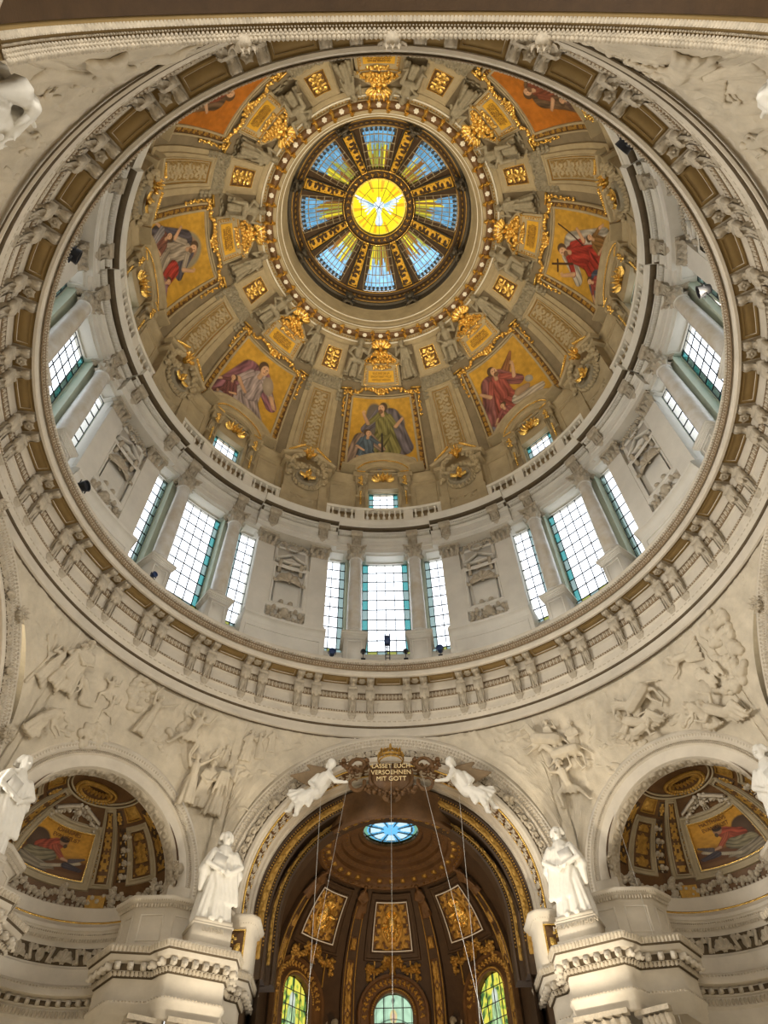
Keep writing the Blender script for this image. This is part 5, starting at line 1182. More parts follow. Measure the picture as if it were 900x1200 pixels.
b = MB(); put(b, LUMPS[0], S_cyl(8.2), np.arange(96)*3.75, 72.35, (.2, .2, .16)); sweep(b, RING, [(8.52, 72.15), (8.45, 72.12), (8.42, 72.2)], 0, 360, 96, False); sweep(b, RING, [(7.85, 72.95), (7.78, 72.95), (7.76, 73.05)], 0, 360, 96, False); tag(b.build('gilt_frieze', 'dgold', lw), kind='stuff')
# glazed cone: v = 0 outer (r 7.75, h 73.3) .. 1 inner (r 3.55, h 75.5)
def S_cone(u, v, d): r = 7.75-4.2*v; return fc(r-d*.5, u, 73.3+2.2*v-.5*v*v*0-d)
def sectx(u, v, d):          # u -1..1 across the sector, ribs keep an almost constant width
    half = (13.3+3.6*v); return S_cone(u*half, v, d)
def glass_col(k):
    def f(U, V):
        p = Paint(U, V, (.10, .30, .50)); n1 = p.noise(9, k); n2 = p.noise(20, k+3)
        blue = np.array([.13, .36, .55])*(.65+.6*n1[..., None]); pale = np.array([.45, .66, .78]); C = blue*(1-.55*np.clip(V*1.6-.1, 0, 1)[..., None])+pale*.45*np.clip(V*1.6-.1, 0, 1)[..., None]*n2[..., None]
        col = np.floor(U*22).astype(int); rs = np.random.RandomState(k+500).rand(24, 3)
        top = .30+.42*rs[np.clip(col, 0, 23), 0]; am = V > top
        yel = np.array([.80, .62, .03])*(.55+.7*rs[np.clip(col, 0, 23), 1])[..., None]; brn = np.array([.22, .09, .02]); ol = np.array([.30, .30, .04])
        cc = np.where((rs[np.clip(col, 0, 23), 2] > .62)[..., None], brn, np.where((rs[np.clip(col, 0, 23), 2] < .35)[..., None], ol, yel))
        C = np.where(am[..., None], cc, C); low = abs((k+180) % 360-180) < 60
        if low: C = np.where(am[..., None], C*1.35, C*1.5+.10)  # lower sectors tinted lighter, painting in the brighter sky behind them
        return np.clip(C, 0, 1)
    return f
SEC = {0: 'brightest blue and yellow stained glass sector, at the bottom of the lantern', 45: 'stained glass sector at the lower right of the lantern', -45: 'stained glass sector at the lower left of the lantern', 90: 'dark stained glass sector at the right of the lantern', -90: 'stained glass sector at the left of the lantern', 135: 'blue stained glass sector at the upper right of the lantern', -135: 'blue stained glass sector at the upper left of the lantern', 180: 'blue stained glass sector at the top of the lantern'}
barm = None
for a in BAYS:
    o = empty('stained_glass_sector', SEC[a], 'stained glass', 'glass sectors of the lantern')
    S = lambda u, v, d: sectx(u, v, d)
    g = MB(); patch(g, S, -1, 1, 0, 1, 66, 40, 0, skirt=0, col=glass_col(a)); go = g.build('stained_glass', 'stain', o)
    b = MB()
    for k in range(9):
        u = -1+k*.25; p = S(np.array([u, u]), np.array([0., 1.]), np.array([.03, .03])); capsule(b, p[0], p[1], .035, .03, 4)
    for v in (0, .17, .34, .52, .7, .86, 1): sweep(b, lambda u, p, q: S(u, v+p, q), [(0, 0), (0, .08), (.014, .08), (.014, 0)], -1, 1, 8)
    b.build('glazing_bars', 'domest', o)
    b = MB(); put(b, LEAF, S, np.linspace(-.87, .87, 8), .035, (.32, .1, .42), d=.03); put(b, EGG, S, np.linspace(-.87, .87, 8), .02, (.16, .08, .1), d=.03); b.build('fleuron_row', 'lead', o)
    o.matrix_basis = Matrix.Rotation(-rad(a), 4, 'Z')
rib = empty('trim_31', kind='structure')
def S_rib(u, v, d): r = 7.9-4.4*v; return fc(r-d*.5, 22.5+u*(5.9+1.8*v)/7.7*1.35, 73.2+2.35*v-d)
parts = []
b = MB(); patch(b, S_rib, -9.6, 9.6, -.06, 1, 4, 8, .02, skirt=.3); o1 = b.build('rib', 'dbrown', rib)
b = MB(); patch(b, S_rib, -3.6, 3.6, .04, .95, 14, 60, .22, folirel(.12, 1, 6, .4, False), 1, 0, .05, skirt=.2); o2 = b.build('gilt_rib_panel', ['dbrown', 'plaque'], rib)
b = MB()
for s in (-1, 1): sweep(b, lambda u, p, q: S_rib(s*4.2+p, u, q), [(0, 0), (0, .34), (.8, .34), (.8, 0)], 0, 1, 8)
o3 = b.build('rib_moulding', 'bronze', rib)
for o in (o1, o2, o3): rep(o, A8)
mb_ = MB(); SL = S_cyl(8.7); onto(mb_, pose('seated', 3), SL, 22.5, 69.9, 57.3/8.7, 1, 2.7, flat=1.4); onto(mb_, pose('wing', 3), SL, 22.5, 70.3, 57.3/8.7, 1, 1.7); onto(mb_, pose('wing', 4), SL, 22.5, 70.3, 57.3/8.7, 1, 1.7, mirror=-1)
fg = bake(mb_, 'lantern_angel', 'bronze', .07)
for k, a in enumerate(BAYS):
    o = fg if k == 0 else fg.copy()
    if k: COL.objects.link(o)
    o.matrix_basis = Matrix.Rotation(-rad(a), 4, 'Z'); q = (a+22.5+180) % 360-180
    tag(o, 'dark seated winged figure at the foot of the lantern rib %s' % {22.5: 'right of the bottom sector', -22.5: 'left of the bottom sector', 67.5: 'below the right sector', -67.5: 'below the left sector', 112.5: 'above the right sector', -112.5: 'above the left sector', 157.5: 'right of the top sector', -157.5: 'left of the top sector'}[q], 'figure', 'dark figures in the lantern')
    b2 = None
tr = empty('trim_32', kind='structure')
b = MB(); sweep(b, RING, [(3.75, 75.5), (3.7, 75.3), (3.55, 75.25), (3.45, 75.35), (3.4, 75.5), (2.95, 75.6), (2.9, 75.5), (2.78, 75.5), (2.72, 75.7), (2.72, 76.1), (3.75, 76.2)], 0, 360, 72); b.build('roundel_frame', 'dbrown', tr, True, 30)
b = MB(); put(b, LUMPS[0], lambda u, v, d: fc(-v, u, 75.5-d), np.arange(32)*11.25, -3.18, (.24, .24, .17)); sweep(b, RING, [(2.85, 75.48), (2.8, 75.44), (2.75, 75.5), (2.8, 75.54)], 0, 360, 64); sweep(b, RING, [(3.62, 75.24), (3.56, 75.2), (3.5, 75.26), (3.56, 75.3)], 0, 360, 64); tag(b.build('gilt_wreath', 'gold', tr), kind='stuff')
# dove roundel
def S_disc(z): return lambda u, v, d: np.stack(np.broadcast_arrays(u, -v, z-d), -1)   # seen from below: right = +x, picture up = -y
def dove_col(U, V):
    x = (U-.5)*2; y = (V-.5)*2; p = Paint(x, y, (.95, .72, .01)); r = np.hypot(x, y); t = np.arctan2(y, x)
    st = np.sin(t*17)*np.sin(t*7+1); p.C = np.where(((r > .55) & (st > .45-.3*(r-.55)))[..., None], np.array([.80, .42, .01]), p.C); p.C = np.where((r > .93)[..., None], np.array([.85, .6, .05]), p.C)
    wc = (.80, .90, .95); gc = (.35, .60, .72)
    for s in (-1, 1):
        for k in range(7): p.cap(s*.12, .02+.02*k, s*(.85-.07*k), .42-.11*k, .05, .028, wc, .0); 
        for k in range(3): p.cap(s*.2, .08-.03*k, s*(.45-.05*k), .20-.08*k, .02, .015, gc)
    p.ell(0, .0, .12, .30, wc, shade=.0); p.ell(0, .28, .085, .09, wc, shade=0); p.cap(0, -.2, 0, -.52, .06, .15, wc, .1); p.ell(0, .36, .02, .05, (.8, .4, .05), shade=0)
    p.C = np.where(((r < .42) & (r > .385) & (np.abs(x) > .2))[..., None], p.C*.9, p.C); return np.clip(p.C, 0, 1)
dv = empty('dove_roundel', 'round yellow stained glass with a white dove at the crown of the dome', 'stained glass')
b = MB(); patch(b, S_disc(75.9), -2.75, 2.75, -2.75, 2.75, 120, 120, 0, mask=lambda U, V: np.hypot(U-.5, V-.5) < .5, skirt=0, col=dove_col); b.build('painted_glass', 'stain', dv)
b = MB(); D_ = S_disc(75.86)
def seg2(x0, y0, x1, y1, r=.022): p = D_(np.array([x0, x1]), np.array([y0, y1]), np.zeros(2)); capsule(b, p[0], p[1], r, r, 4)
oc = [(1.95*math.sin(rad(22.5+45*k)), 1.95*math.cos(rad(22.5+45*k))) for k in range(8)]
for k in range(8):
    seg2(*oc[k], *oc[(k+1) % 8]); a = rad(22.5+45*k); seg2(*oc[k], 2.7*math.sin(a), 2.7*math.cos(a)); seg2(.0, .0, *((oc[k][0]*.98, oc[k][1]*.98) if k % 2 == 0 else (0.01, 0.01)))
seg2(-1.2, 1.2, 1.2, -1.2); seg2(-1.2, -1.2, 1.2, 1.2); seg2(0, .7, 0, 2.7); seg2(0, -.8, 0, -2.7); b.build('lead_lines', 'lead', dv)

# ================================================================== CHURCH AROUND THE CROSSING (seen only through the arches)
b = MB(); sweep(b, RING, [(.01, -1.6), (31, -1.6), (31, -1.9), (.01, -1.9)], 0, 360, 48); tag(b.build('floor', 'domest'), kind='structure')
b = MB(); sweep(b, RING, [(31, -1.6), (31, 28.8), (31.4, 28.8), (31.4, -1.6)], 30, 330, 64); tag(b.build('wall_outer', 'wallst'), kind='structure')
b = MB(); sweep(b, RING, [(17.7, 27.6), (31.2, 28.6), (31.2, 28.9), (17.7, 27.9)], 20, 340, 64); tag(b.build('trim_33', 'domest'), kind='structure')

# ================================================================== CHOIR APSE
ap = empty('wall_choir', kind='structure')
AS = S_sph(22, 15.2, 7.0)
def apsemask(az0, az1, p0, p1):
    def f(U, V):
        A_ = az0+(az1-az0)*U; a = np.radians(A_); p = np.radians(p0+(p1-p0)*V); z = 15.2+7*np.sin(p); k = 22+7*np.cos(p)*np.cos(a) > 18.6
        return k & ~winhole(A_, z)
    return f
def winhole(A_, z):
    m = np.zeros(A_.shape, bool)
    for w in (0, 53, -53):
        x = (A_-w)/57.3*6.9; m |= (np.abs(x) < 1.12) & (z < 14.95+np.sqrt(np.maximum(1.25-x*x, 0))) & (z > 10.9)
    return m
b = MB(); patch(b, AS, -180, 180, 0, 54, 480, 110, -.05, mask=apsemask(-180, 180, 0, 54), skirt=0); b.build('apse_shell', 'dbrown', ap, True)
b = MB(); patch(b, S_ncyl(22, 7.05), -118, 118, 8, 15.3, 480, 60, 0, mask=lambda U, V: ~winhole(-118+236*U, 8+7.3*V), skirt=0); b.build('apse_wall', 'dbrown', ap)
# receding brown arches between the nave arch and the apse
S19 = lambda D: (lambda u, p, q: S_st(D, 15.9)(u, p, q))
for D, r0, r1, mm in ((18.9, 6.1, 7.0, 'dbrown'), (19.6, 5.7, 6.5, 'dbrown')):
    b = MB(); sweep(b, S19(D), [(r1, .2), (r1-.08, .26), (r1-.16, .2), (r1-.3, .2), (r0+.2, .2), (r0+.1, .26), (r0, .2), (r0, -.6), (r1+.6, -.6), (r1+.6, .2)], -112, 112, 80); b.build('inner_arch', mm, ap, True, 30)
    b = MB(); put(b, EGG, S_st(D, 15.9), np.linspace(-100, 100, 160), r1-.22, (.05, .08, .05), d=.2); put(b, EGG, S_st(D, 15.9), np.linspace(-100, 100, 140), r0+.16, (.05, .08, .05), d=.2)
    for s in (-1, 1): patch(b, S_st(D, 15.9), 0, s*105, r0+.25, r1-.3, 180, 8, .2, folirel(.12, 24, 1, 1, False), skirt=.02)
    tag(b.build('gilt_relief_band', 'dgold', ap), kind='stuff')
kd = 57.3/6.2
for s in (-1, 1):
    b = MB(); PJ = S_plane(19.7); put(b, BOX, PJ, s*8.3, 7.5, (1.5, 1.0, 8.6)); b.build('choir_jamb', 'dbrown', ap)
# ring cornice and lantern of the apse
b = MB(); sweep(b, NR(22), [(4.25, 20.75), (4.2, 20.65), (4.0, 20.6), (3.85, 20.7), (3.8, 20.85), (3.6, 20.95), (3.3, 21.0), (3.25, 21.2), (2.9, 21.3), (2.85, 21.5), (2.4, 21.6), (2.35, 21.75), (1.9, 21.8), (1.85, 21.95), (1.62, 22.0), (1.62, 22.3), (4.3, 22.3)], -180, 180, 72, True, False); b.build('oculus_ring', 'brown', ap, True, 30)
def S_ar(z): return lambda u, v, d: S_ncyl(22, 0)(u, z-d, v)
b = MB()
for r_, z, n, s in ((3.95, 20.63, 60, .14), (3.45, 20.98, 48, .10), (3.08, 21.25, 64, .08), (2.6, 21.55, 48, .09), (2.12, 21.78, 40, .08), (1.74, 21.97, 40, .05)): put(b, LUMPS[0] if n < 61 else EGG, S_ar(z), np.arange(n)*360/n, r_, (s, s, s))
tag(b.build('gilt_ring_ornament', 'dgold', ap), kind='stuff')
b = MB(); put(b, BOX, S_ar(20.95), np.arange(32)*11.25, 3.62, (.12, .12, .14)); b.build('ring_brackets', 'dgold', ap)['kind'] = 'stuff'
oc_ = empty('oculus_glass', 'round blue stained glass oculus in the choir vault', 'stained glass')
def ocol(U, V):
    x = (U-.5)*2; y = (V-.5)*2; r = np.hypot(x, y); t = np.arctan2(y, x); k = np.floor((t/(2*PI)+.5)*8); C = np.zeros(U.shape+(3,))+np.array([.12, .42, .68])
    pet = (np.cos(8*t) > -.3) & (r > .35) & (r < .72); C = np.where(pet[..., None], np.array([.55, .72, .75]), C); C = np.where((r > .84)[..., None], np.array([.16, .34, .22]), C); C = np.where((r < .3)[..., None], np.array([.15, .5, .85]), C); C = np.where((np.abs(np.cos(8*t*.5)) < .1)[..., None] & (r > .3)[..., None], np.array([.03, .04, .03]), C); C = np.where((np.abs(r-.75) < .03)[..., None], np.array([.03, .04, .03]), C); return C
b = MB(); patch(b, lambda u, v, d: np.stack(np.broadcast_arrays(u, 22-v, 22.15-d), -1), -1.65, 1.65, -1.65, 1.65, 60, 60, 0, mask=lambda U, V: np.hypot(U-.5, V-.5) < .5, skirt=0, col=ocol); b.build('painted_glass', 'stain', oc_)
b = MB()
for k in range(8): a = rad(22.5+45*k); capsule(b, (.45*math.sin(a), 22+.45*math.cos(a), 22.1), (1.62*math.sin(a), 22+1.62*math.cos(a), 22.1), .03, .03, 4)
b.build('lead_lines', 'lead', oc_)
# panels with medallions, ribs, cartouches, windows of the apse
for a, lb in ((0, 'centre'), (45, 'right'), (-45, 'left')):
    o = empty('medallion_panel', 'gilded trapezoid panel with oval medallion, %s one in the brown choir vault' % lb, 'panel', 'medallion panels of the choir vault')
    tp = lambda v: 1.15-.30*v*0
    b = MB(); mould(b, AS, a-11, a+11, 24.5, 46.5, kd, kd, [(0, .02), (0, .12), (.08, .14), (.1, .05), (.3, .05), (.34, .12), (.42, .12), (.45, 0)], 6, 6); b.build('panel_frame', 'dbrown', o)
    b = MB(); mould(b, AS, a-10.7, a+10.7, 24.9, 46.1, kd, kd, [(0, .1), (0, .15), (.05, .15), (.06, .1)], 6, 6); b.build('silver_fillet', 'statue', o)
    b = MB(); patch(b, AS, a-10.7, a+10.7, 24.8, 46.2, 40, 44, .01, folirel(.16, 4, 4, .5), 0, 1, .06, skirt=.02); b.build('foliage_ground', ['brown', 'dgold'], o)
    b = MB(); th = np.linspace(0, 2*PI, 41)[:-1]; rows = []
    for q, d in ((1.3, .02), (1.3, .16), (1.18, .2), (1.05, .2), (.98, .12), (.7, .12)): rows.append(AS(a+4.6*q*np.sin(th)*1.15, 35.5+6.6*q*np.cos(th), d))
    P = np.concatenate(rows); k = np.arange(40); kn = (k+1) % 40
    for r_ in range(5): b.add(P[r_*40:(r_+2)*40], np.stack([k, kn, kn+40, k+40], 1))
    b.build('oval_frame', 'dgold', o)
    b = MB(); put(b, MASK, AS, a, 35.6, (.5, .5, .72), d=.1); put(b, LUMPS[0], AS, a+np.array([0, 2, -2, 0]), np.array([31.8, 33, 33, 39.5]), (.36, .3, .3), d=.1); b.build('oval_relief', 'gold', o)
    b = MB(); mould(b, AS, a-9, a+9, 7.5, 21, kd, kd, [(0, 0), (0, .06), (.06, .06), (.07, 0)], 4, 4)
    for s in (-1, 1):
        put(b, ROS, AS, a+s*2.6, 20.4, (.34, .5, .34), d=.05)
        for q in range(8): put(b, LUMPS[q % 5], AS, a+s*(4.2+1.2*q), 18.3-2.0*math.sin(PI*q/7)+.2*q*0, (.22, .3, .2), d=.05)
        for q in range(3): put(b, LUMPS[q], AS, a+s*12.4, 17-2*q, (.22, .3, .25), d=.05)
    put(b, MASK, AS, a, 18.6, (.34, .5, .42), d=.1); b.build('garland', 'dgold', o)
    # window
    wn = empty('stained_glass_window', 'arched stained glass window with winged figure, %s one in the choir wall' % lb, 'window', 'choir windows')
    wa = a*53/45
    def SW(u, v, d, a=wa): return S_ncyl(22, 6.88)(a+u/6.88*57.3, v, d)
    hw, zc, zb = 1.12, 14.95, 11.0
    def wcol(U, V):
        p = Paint((U-.5)*2, V*3.2, (.42, .62, .42)); p.C *= (.7+.5*p.noise(6, 2))[..., None]; p.C *= np.where((np.sin(U*28) > .96), .35, 1)[..., None]
        p.cap(-.15, 2.1, -.8, 2.35, .22, .05, (.22, .10, .05), .4); p.cap(.15, 2.1, .8, 2.35, .22, .05, (.22, .10, .05), .4); p.cap(-.2, 2, -.75, 1.6, .2, .05, (.4, .12, .05), .4); p.cap(.2, 2, .75, 1.6, .2, .05, (.4, .12, .05), .4)
        p.cap(0, 2.05, 0, .8, .24, .5, (.85, .88, .80), .2); p.cap(.18, 1.9, .3, .9, .14, .2, (.62, .04, .03), .2); p.ell(0, 2.5, .2, .24, (.85, .7, .3)); p.ell(0, 2.48, .12, .16, (.75, .5, .35)); p.ell(0, 3.0, .09, .08, (.08, .12, .1)); p.ell(-.35, 1.1, .3, .4, (.75, .55, .1)); p.ell(.6, 1.0, .25, .4, (.75, .55, .1)); return np.clip(p.C*(1 if a == 0 else .9)*np.where((V*3.2 % .8 < .03), .2, 1)[..., None], 0, 1)
    def wcol2(U, V):
        p = Paint((U-.5)*2, V*3.2, (.30, .40, .06)); n = p.noise(7, 3); p.C = np.where((n > .55)[..., None], np.array([.70, .62, .08]), p.C); p.C = np.where((n < .3)[..., None], np.array([.05, .12, .04]), p.C); p.cap(0, 2.2, -.1, .6, .3, .5, (.35, .5, .25), .5); p.ell(0, 2.5, .22, .25, (.7, .75, .6)); return p.C
    def wsurf(u, v, d):  # u -1..1, v 0..1 ; arched top
        top = zc+np.sqrt(np.maximum(1.0001-u*u, 0))*hw; return SW(u*hw, zb+(top-zb)*v, d)
    b = MB(); patch(b, wsurf, -1, 1, 0, 1, 50, 90, 0, skirt=0, col=wcol if a == 0 else wcol2); b.build('stained_glass', 'stain', wn)
    b = MB()
    for x in (-.5, 0, .5): 
        v0, v1 = SW(np.array([x*hw]), np.array([zb]), .03)[0], SW(np.array([x*hw]), np.array([zc+math.sqrt(1-x*x)*hw]), .03)[0]; capsule(b, v0, v1, .025, .025, 4)
    for z in np.arange(11.6, 15.9, .75): 
        w_ = hw if z < zc else math.sqrt(max(.01, hw*hw-(z-zc)**2)); capsule(b, SW(np.array([-w_]), np.array([z]), .03)[0], SW(np.array([w_]), np.array([z]), .03)[0], .025, .025, 4)
    b.build('lead_lines', 'lead', wn)
    b = MB()
    def SWa(u, p, q):
        u = np.asarray(u, float); t = np.radians(np.clip(u, -90, 90)); ex = np.maximum(np.abs(u)-90, 0)*.2; return SW(p*np.sin(t), zc+p*np.cos(t)-ex, q)
    sweep(b, SWa, [(1.12, -.1), (1.12, .25), (1.2, .32), (1.35, .3), (1.45, .15), (1.9, .15), (1.95, .25), (2.1, .25), (2.15, 0)], -108, 108, 40, False); b.build('window_arch', 'brown', wn, True, 35)
    b = MB(); put(b, EGG, lambda u, v, d: SWa(u, v, d), np.linspace(-100, 100, 40), 1.28, (.06, .08, .06), d=.3); put(b, LUMPS[0], lambda u, v, d: SWa(u, v, d), np.linspace(-100, 100, 22), 1.68, (.14, .2, .14), d=.15); b.build('gilt_mouldings', 'dgold', wn)['kind'] = 'stuff'
# give the glazing daylight behind: openings are cut by lifting the wall away there
for a in (22.5, -22.5, 67.5, -67.5):
    b = MB(); w_ = 3.4 if abs(a) < 30 else 3.0
    def SP(u, v, d): return np.where((np.asarray(v) > 0)[..., None], AS(u, np.maximum(v, 0), d), S_ncyl(22, 7.0)(u, 15.2+np.minimum(v, 0)*.12, d))
    patch(b, SP, a-w_, a+w_, -40, 46, 4, 40, .22, skirt=.25); b.build('apse_rib', 'dbrown', ap)
    b = MB(); patch(b, SP, a-w_*.55, a+w_*.55, -30, 20, 12, 90, .24, folirel(.12, 1, 9, .4), 0, 1, .05, skirt=.02); patch(b, SP, a-w_*.55, a+w_*.55, 24, 30, 10, 12, .26, folirel(.2, 1, 1, .4), 0, 1, .05, skirt=.02)
    for s in (-1, 1): sweep(b, lambda u, p, q: SP(a+s*w_*.8+p, u, q), [(0, .2), (0, .3), (.4, .3), (.4, .2)], -40, 44, 20, True, False, 1)
    b.build('gilt_rib_ornament', ['brown', 'dgold'], ap)
    mbf = MB(); onto(mbf, pose('prophet', int(a*2)+300), AS, a, 38, kd*1.2, kd, 1.8, flat=1.2); bake(mbf, 'rib_caryatid', 'brown', .05, ap)
for s, lb in ((-1, 'left'), (1, 'right')):
    mbf = MB(); onto(mbf, pose('seated', 20+s), S_ncyl(22, 6.9), s*30, 12.0, 57.3/6.9, 1, 2.6, mirror=s, flat=1.5); o = bake(mbf, 'seated_figure', 'domegr', .06); tag(o, 'grey seated figure between the choir windows, %s of the centre window' % lb, 'statue', 'figures between the choir windows')
spot('choir_warm_lamp', (0, 19.5, 8.5), (0, 25, 18), 900, (1, .55, .22), 110, .9, .3)

# ================================================================== STATUES, ANGELS, CARTOUCHE
def statue(az, nm, who, label, book, seed, mir=1, sc=3.95, R=17.35, z0=14.1):
    o = empty('statue', label, 'statue', 'reformer statues'); S = S_plane(R, az)
    b = MB(); b2 = MB()
    L = pose('prophet', seed)
    onto(b, L, S, 0, z0, 1, 1, sc, mirror=mir, flat=1.25)
    # back of the gown, sleeves and collar
    for k in range(9):
        f = k/8; x = -.15+.30*f; capsule(b, S(np.array(x*.55*sc), np.array(z0+.76*sc), np.array(.0)), S(np.array(x*1.25*sc), np.array(z0+.03*sc), np.array(.02+.05*math.sin(f*PI)*sc)), .055*sc, .05*sc, 7)
        xx = -.17+.34*f; capsule(b, S(np.array(xx*.6*sc), np.array(z0+.5*sc), np.array(.16*sc)), S(np.array(xx*1.1*sc), np.array(z0+.02*sc), np.array((.14+.03*(k % 2))*sc)), .030*sc, .024*sc, 7)
    for s in (-1, 1):
        capsule(b, S(np.array(s*.13*sc), np.array(z0+.74*sc), np.array(.1*sc)), S(np.array(s*.2*sc), np.array(z0+.54*sc), np.array(.13*sc)), .055*sc, .075*sc, 8)
        capsule(b, S(np.array(s*.2*sc), np.array(z0+.54*sc), np.array(.13*sc)), S(np.array(s*.2*sc), np.array(z0+.34*sc), np.array(.1*sc)), .06*sc, .03*sc, 8)
        capsule(b, S(np.array(s*.05*sc), np.array(z0+.015*sc), np.array(.16*sc)), S(np.array(s*.06*sc), np.array(z0+.012*sc), np.array(.22*sc)), .03*sc, .022*sc, 6)
    bake(b, 'robed_body', 'statue', .045, o)
    b = MB()
    for k in range(7): a = k/6*PI; capsule(b, S(np.array(.055*sc*math.cos(a)), np.array(z0+(.955+.03*math.sin(a))*sc), np.array(.10*sc)), S(np.array(.07*sc*math.cos(a)), np.array(z0+.90*sc), np.array(.09*sc)), .028*sc, .02*sc, 6)
    if seed % 2: 
        for k in range(5): capsule(b, S(np.array((-.04+.02*k)*sc), np.array(z0+.885*sc), np.array(.17*sc)), S(np.array((-.025+.012*k)*sc), np.array(z0+.80*sc), np.array(.17*sc)), .018*sc, .012*sc, 6)
    bake(b, 'hair', 'statue', .035, o)
    b = MB(); bk = xf(P_box(), (0, 0, 0), (.075*sc, .012*sc, .095*sc)); bk2 = xf(P_box(), (0, -.0, 0), (.07*sc, .016*sc, .088*sc))
    put(b, join(bk, bk2), S, np.array([-.07*sc*mir, ])-.0, np.array([z0+.60*sc]), (1, 1, 1), rot=14*mir, d=.24*sc); b.build('book', 'statue', o)
    b = MB()
    for w, h0, h1 in ((.95, 13.02, 13.15), (.86, 13.15, 13.85), (.92, 13.85, 13.95), (.84, 13.95, z0+.02)): put(b, BOX, S, 0, (h0+h1)/2, (w, .75, (h1-h0)/2), d=.05)
    b.build('plinth', 'stone', o)
    if who: text('lettering', who, S, 0, 13.66, .27, 'orn', o, 0, .82, .015, 1)
    return o
statue(-28.3, 'statue', 'LUTHER', 'white marble robed statue holding a book, on the pier left of the choir arch', 1, 2)
statue(28.0, 'statue', 'MELANCHTHON', 'white marble robed statue on the pier right of the choir arch', 1, 5, -1)
statue(-61.7, 'statue', None, 'statue cut by the left edge of the picture beside the lower left niche', 1, 3, R=18.3)
statue(61.7, 'statue', None, 'statue at the right edge of the picture beside the lower right niche', 1, 4, -1, R=18.4)
statue(-152.5, 'statue', None, 'dark draped statue in the upper left corner of the picture', 1, 7, R=18.4)
statue(152.5, 'statue', None, 'statue hidden beyond the upper right corner of the picture', 1, 8, R=18.5)
PC = S_plane(16.6)
def angel(s):
    o = empty('angel', 'white marble winged angel reclining on the %s of the choir arch beside the cartouche' % ('left' if s < 0 else 'right'), 'statue', 'angels over the choir arch')
    C_ = lambda x, z, d: PC(np.array(s*x), np.array(z), np.array(d))
    b = MB()
    def c(p, q, r0, r1): capsule(b, C_(*p), C_(*q), r0*1.25, r1*1.25, 9)
    c((3.55, 21.75, .5), (4.0, 21.1, .4), .34, .33); c((3.3, 22.0, .6), (3.75, 21.9, .3), .17, .17)        # torso, shoulders
    c((3.3, 22.15, .75), (3.22, 22.35, .8), .10, .10); c((3.15, 22.45, .85), (3.2, 22.55, .82), .18, .2); c((3.05, 22.42, 1.0), (3.03, 22.4, 1.04), .03, .03)     # neck, head, nose
    c((3.35, 21.95, .8), (2.95, 21.35, .95), .13, .10); c((2.95, 21.35, .95), (2.42, 21.25, 1.0), .10, .06)     # arm reaching to the cartouche
    for k in range(4): c((2.42, 21.25+.03*(k-1.5), 1.0), (2.24+.02*abs(k-1.5), 21.28+.05*(k-1.5), 1.02), .03, .018)
    c((2.42, 21.28, 1.02), (2.36, 21.42, 1.04), .03, .02)
    c((3.9, 21.9, .6), (4.3, 21.4, .8), .13, .1); c((4.3, 21.4, .8), (4.05, 21.0, 1.0), .1, .06)
    c((4.0, 21.0, .5), (4.75, 20.5, .8), .28, .2); c((4.75, 20.5, .8), (4.9, 19.75, .6), .17, .11); c((4.0, 21.0, .4), (4.9, 20.8, .5), .26, .18); c((4.9, 20.8, .5), (5.3, 20.0, .5), .16, .1); c((5.3, 20.0, .5), (5.45, 19.85, .7), .09, .06); c((4.9, 19.75, .6), (5.0, 19.55, .8), .09, .06)
    r = random.Random(5)
    for k in range(12): c((3.85+.03*k, 21.4-.05*k, .62), (4.3+.09*k, 20.15+.07*k, .7+.1*(k % 2)), .12, .09)
    for k in range(9): c((4.3+.05*k, 20.7+.03*k, .8), (4.75+.08*k, 19.95+.10*k, .75+.12*(k % 2)), .10, .07)
    bake(b, 'robed_body', 'statue', .05, o)
    b = MB(); c((3.2, 22.62, .72), (3.38, 22.45, .68), .16, .13); c((3.35, 22.6, .7), (3.45, 22.35, .7), .1, .08); bake(b, 'hair', 'statue', .05, o)
    b = MB()
    for k in range(8): c((3.6+.03*k, 22.35-.03*k, .45), (5.35-.17*k, 22.0-.12*k+.02*k*k*.2, .5-.01*k), .12, .06)
    for k in range(6): c((3.5, 22.3, .45), (4.5-.1*k, 22.6-.13*k, .5), .13, .07)
    bake(b, 'wing', 'umber', .05, o)
    return o
angel(-1); angel(1)
ct = empty('cartouche', 'brown gilded shield with crown and scrolls, inscribed in German, above the choir arch', 'cartouche')
b = MB()
def shield(u, v, d):   # bulging shield
    return PC(u, v, d)
n = 20; th = np.linspace(0, 2*PI, 49)[:-1]; rows = []
for q, d in ((1, .2), (1, .55), (.9, .62), (.82, .52), (.5, .75), (.01, .85)): rows.append(PC(1.38*q*np.sin(th)*(1+.12*np.cos(2*th)), 22.15+.95*q*np.cos(th)*(1-.1*np.cos(3*th)), d+0*th))
P = np.concatenate(rows); k = np.arange(48); kn = (k+1) % 48
for r_ in range(5): b.add(P[r_*48:(r_+2)*48], np.stack([k, kn, kn+48, k+48], 1))
b.build('shield', 'brown', ct, True, 40)
b = MB()
for s in (-1, 1):
    for (x, z, r0, r1, a0, a1) in ((1.75, 22.75, .55, .2, -30, 330), (1.9, 21.7, .5, .15, -200, 120)):
        pr = None
        for q in range(14):
            t = rad(a0+(a1-a0)*q/13); rr = r0+(r1-r0)*q/13; p = PC(np.array(s*(x+rr*math.cos(t))), np.array(z+rr*math.sin(t)), np.array(.6+.02*q))
            if pr is not None: capsule(b, pr, p, .13-.005*q, .13-.005*q, 6)
            pr = p
    for q in range(6): put(b, LUMPS[q % 5], PC, s*(1.3+.25*q), 22.9-.3*q+.06*q*q, (.26, .4, .26), d=.55)
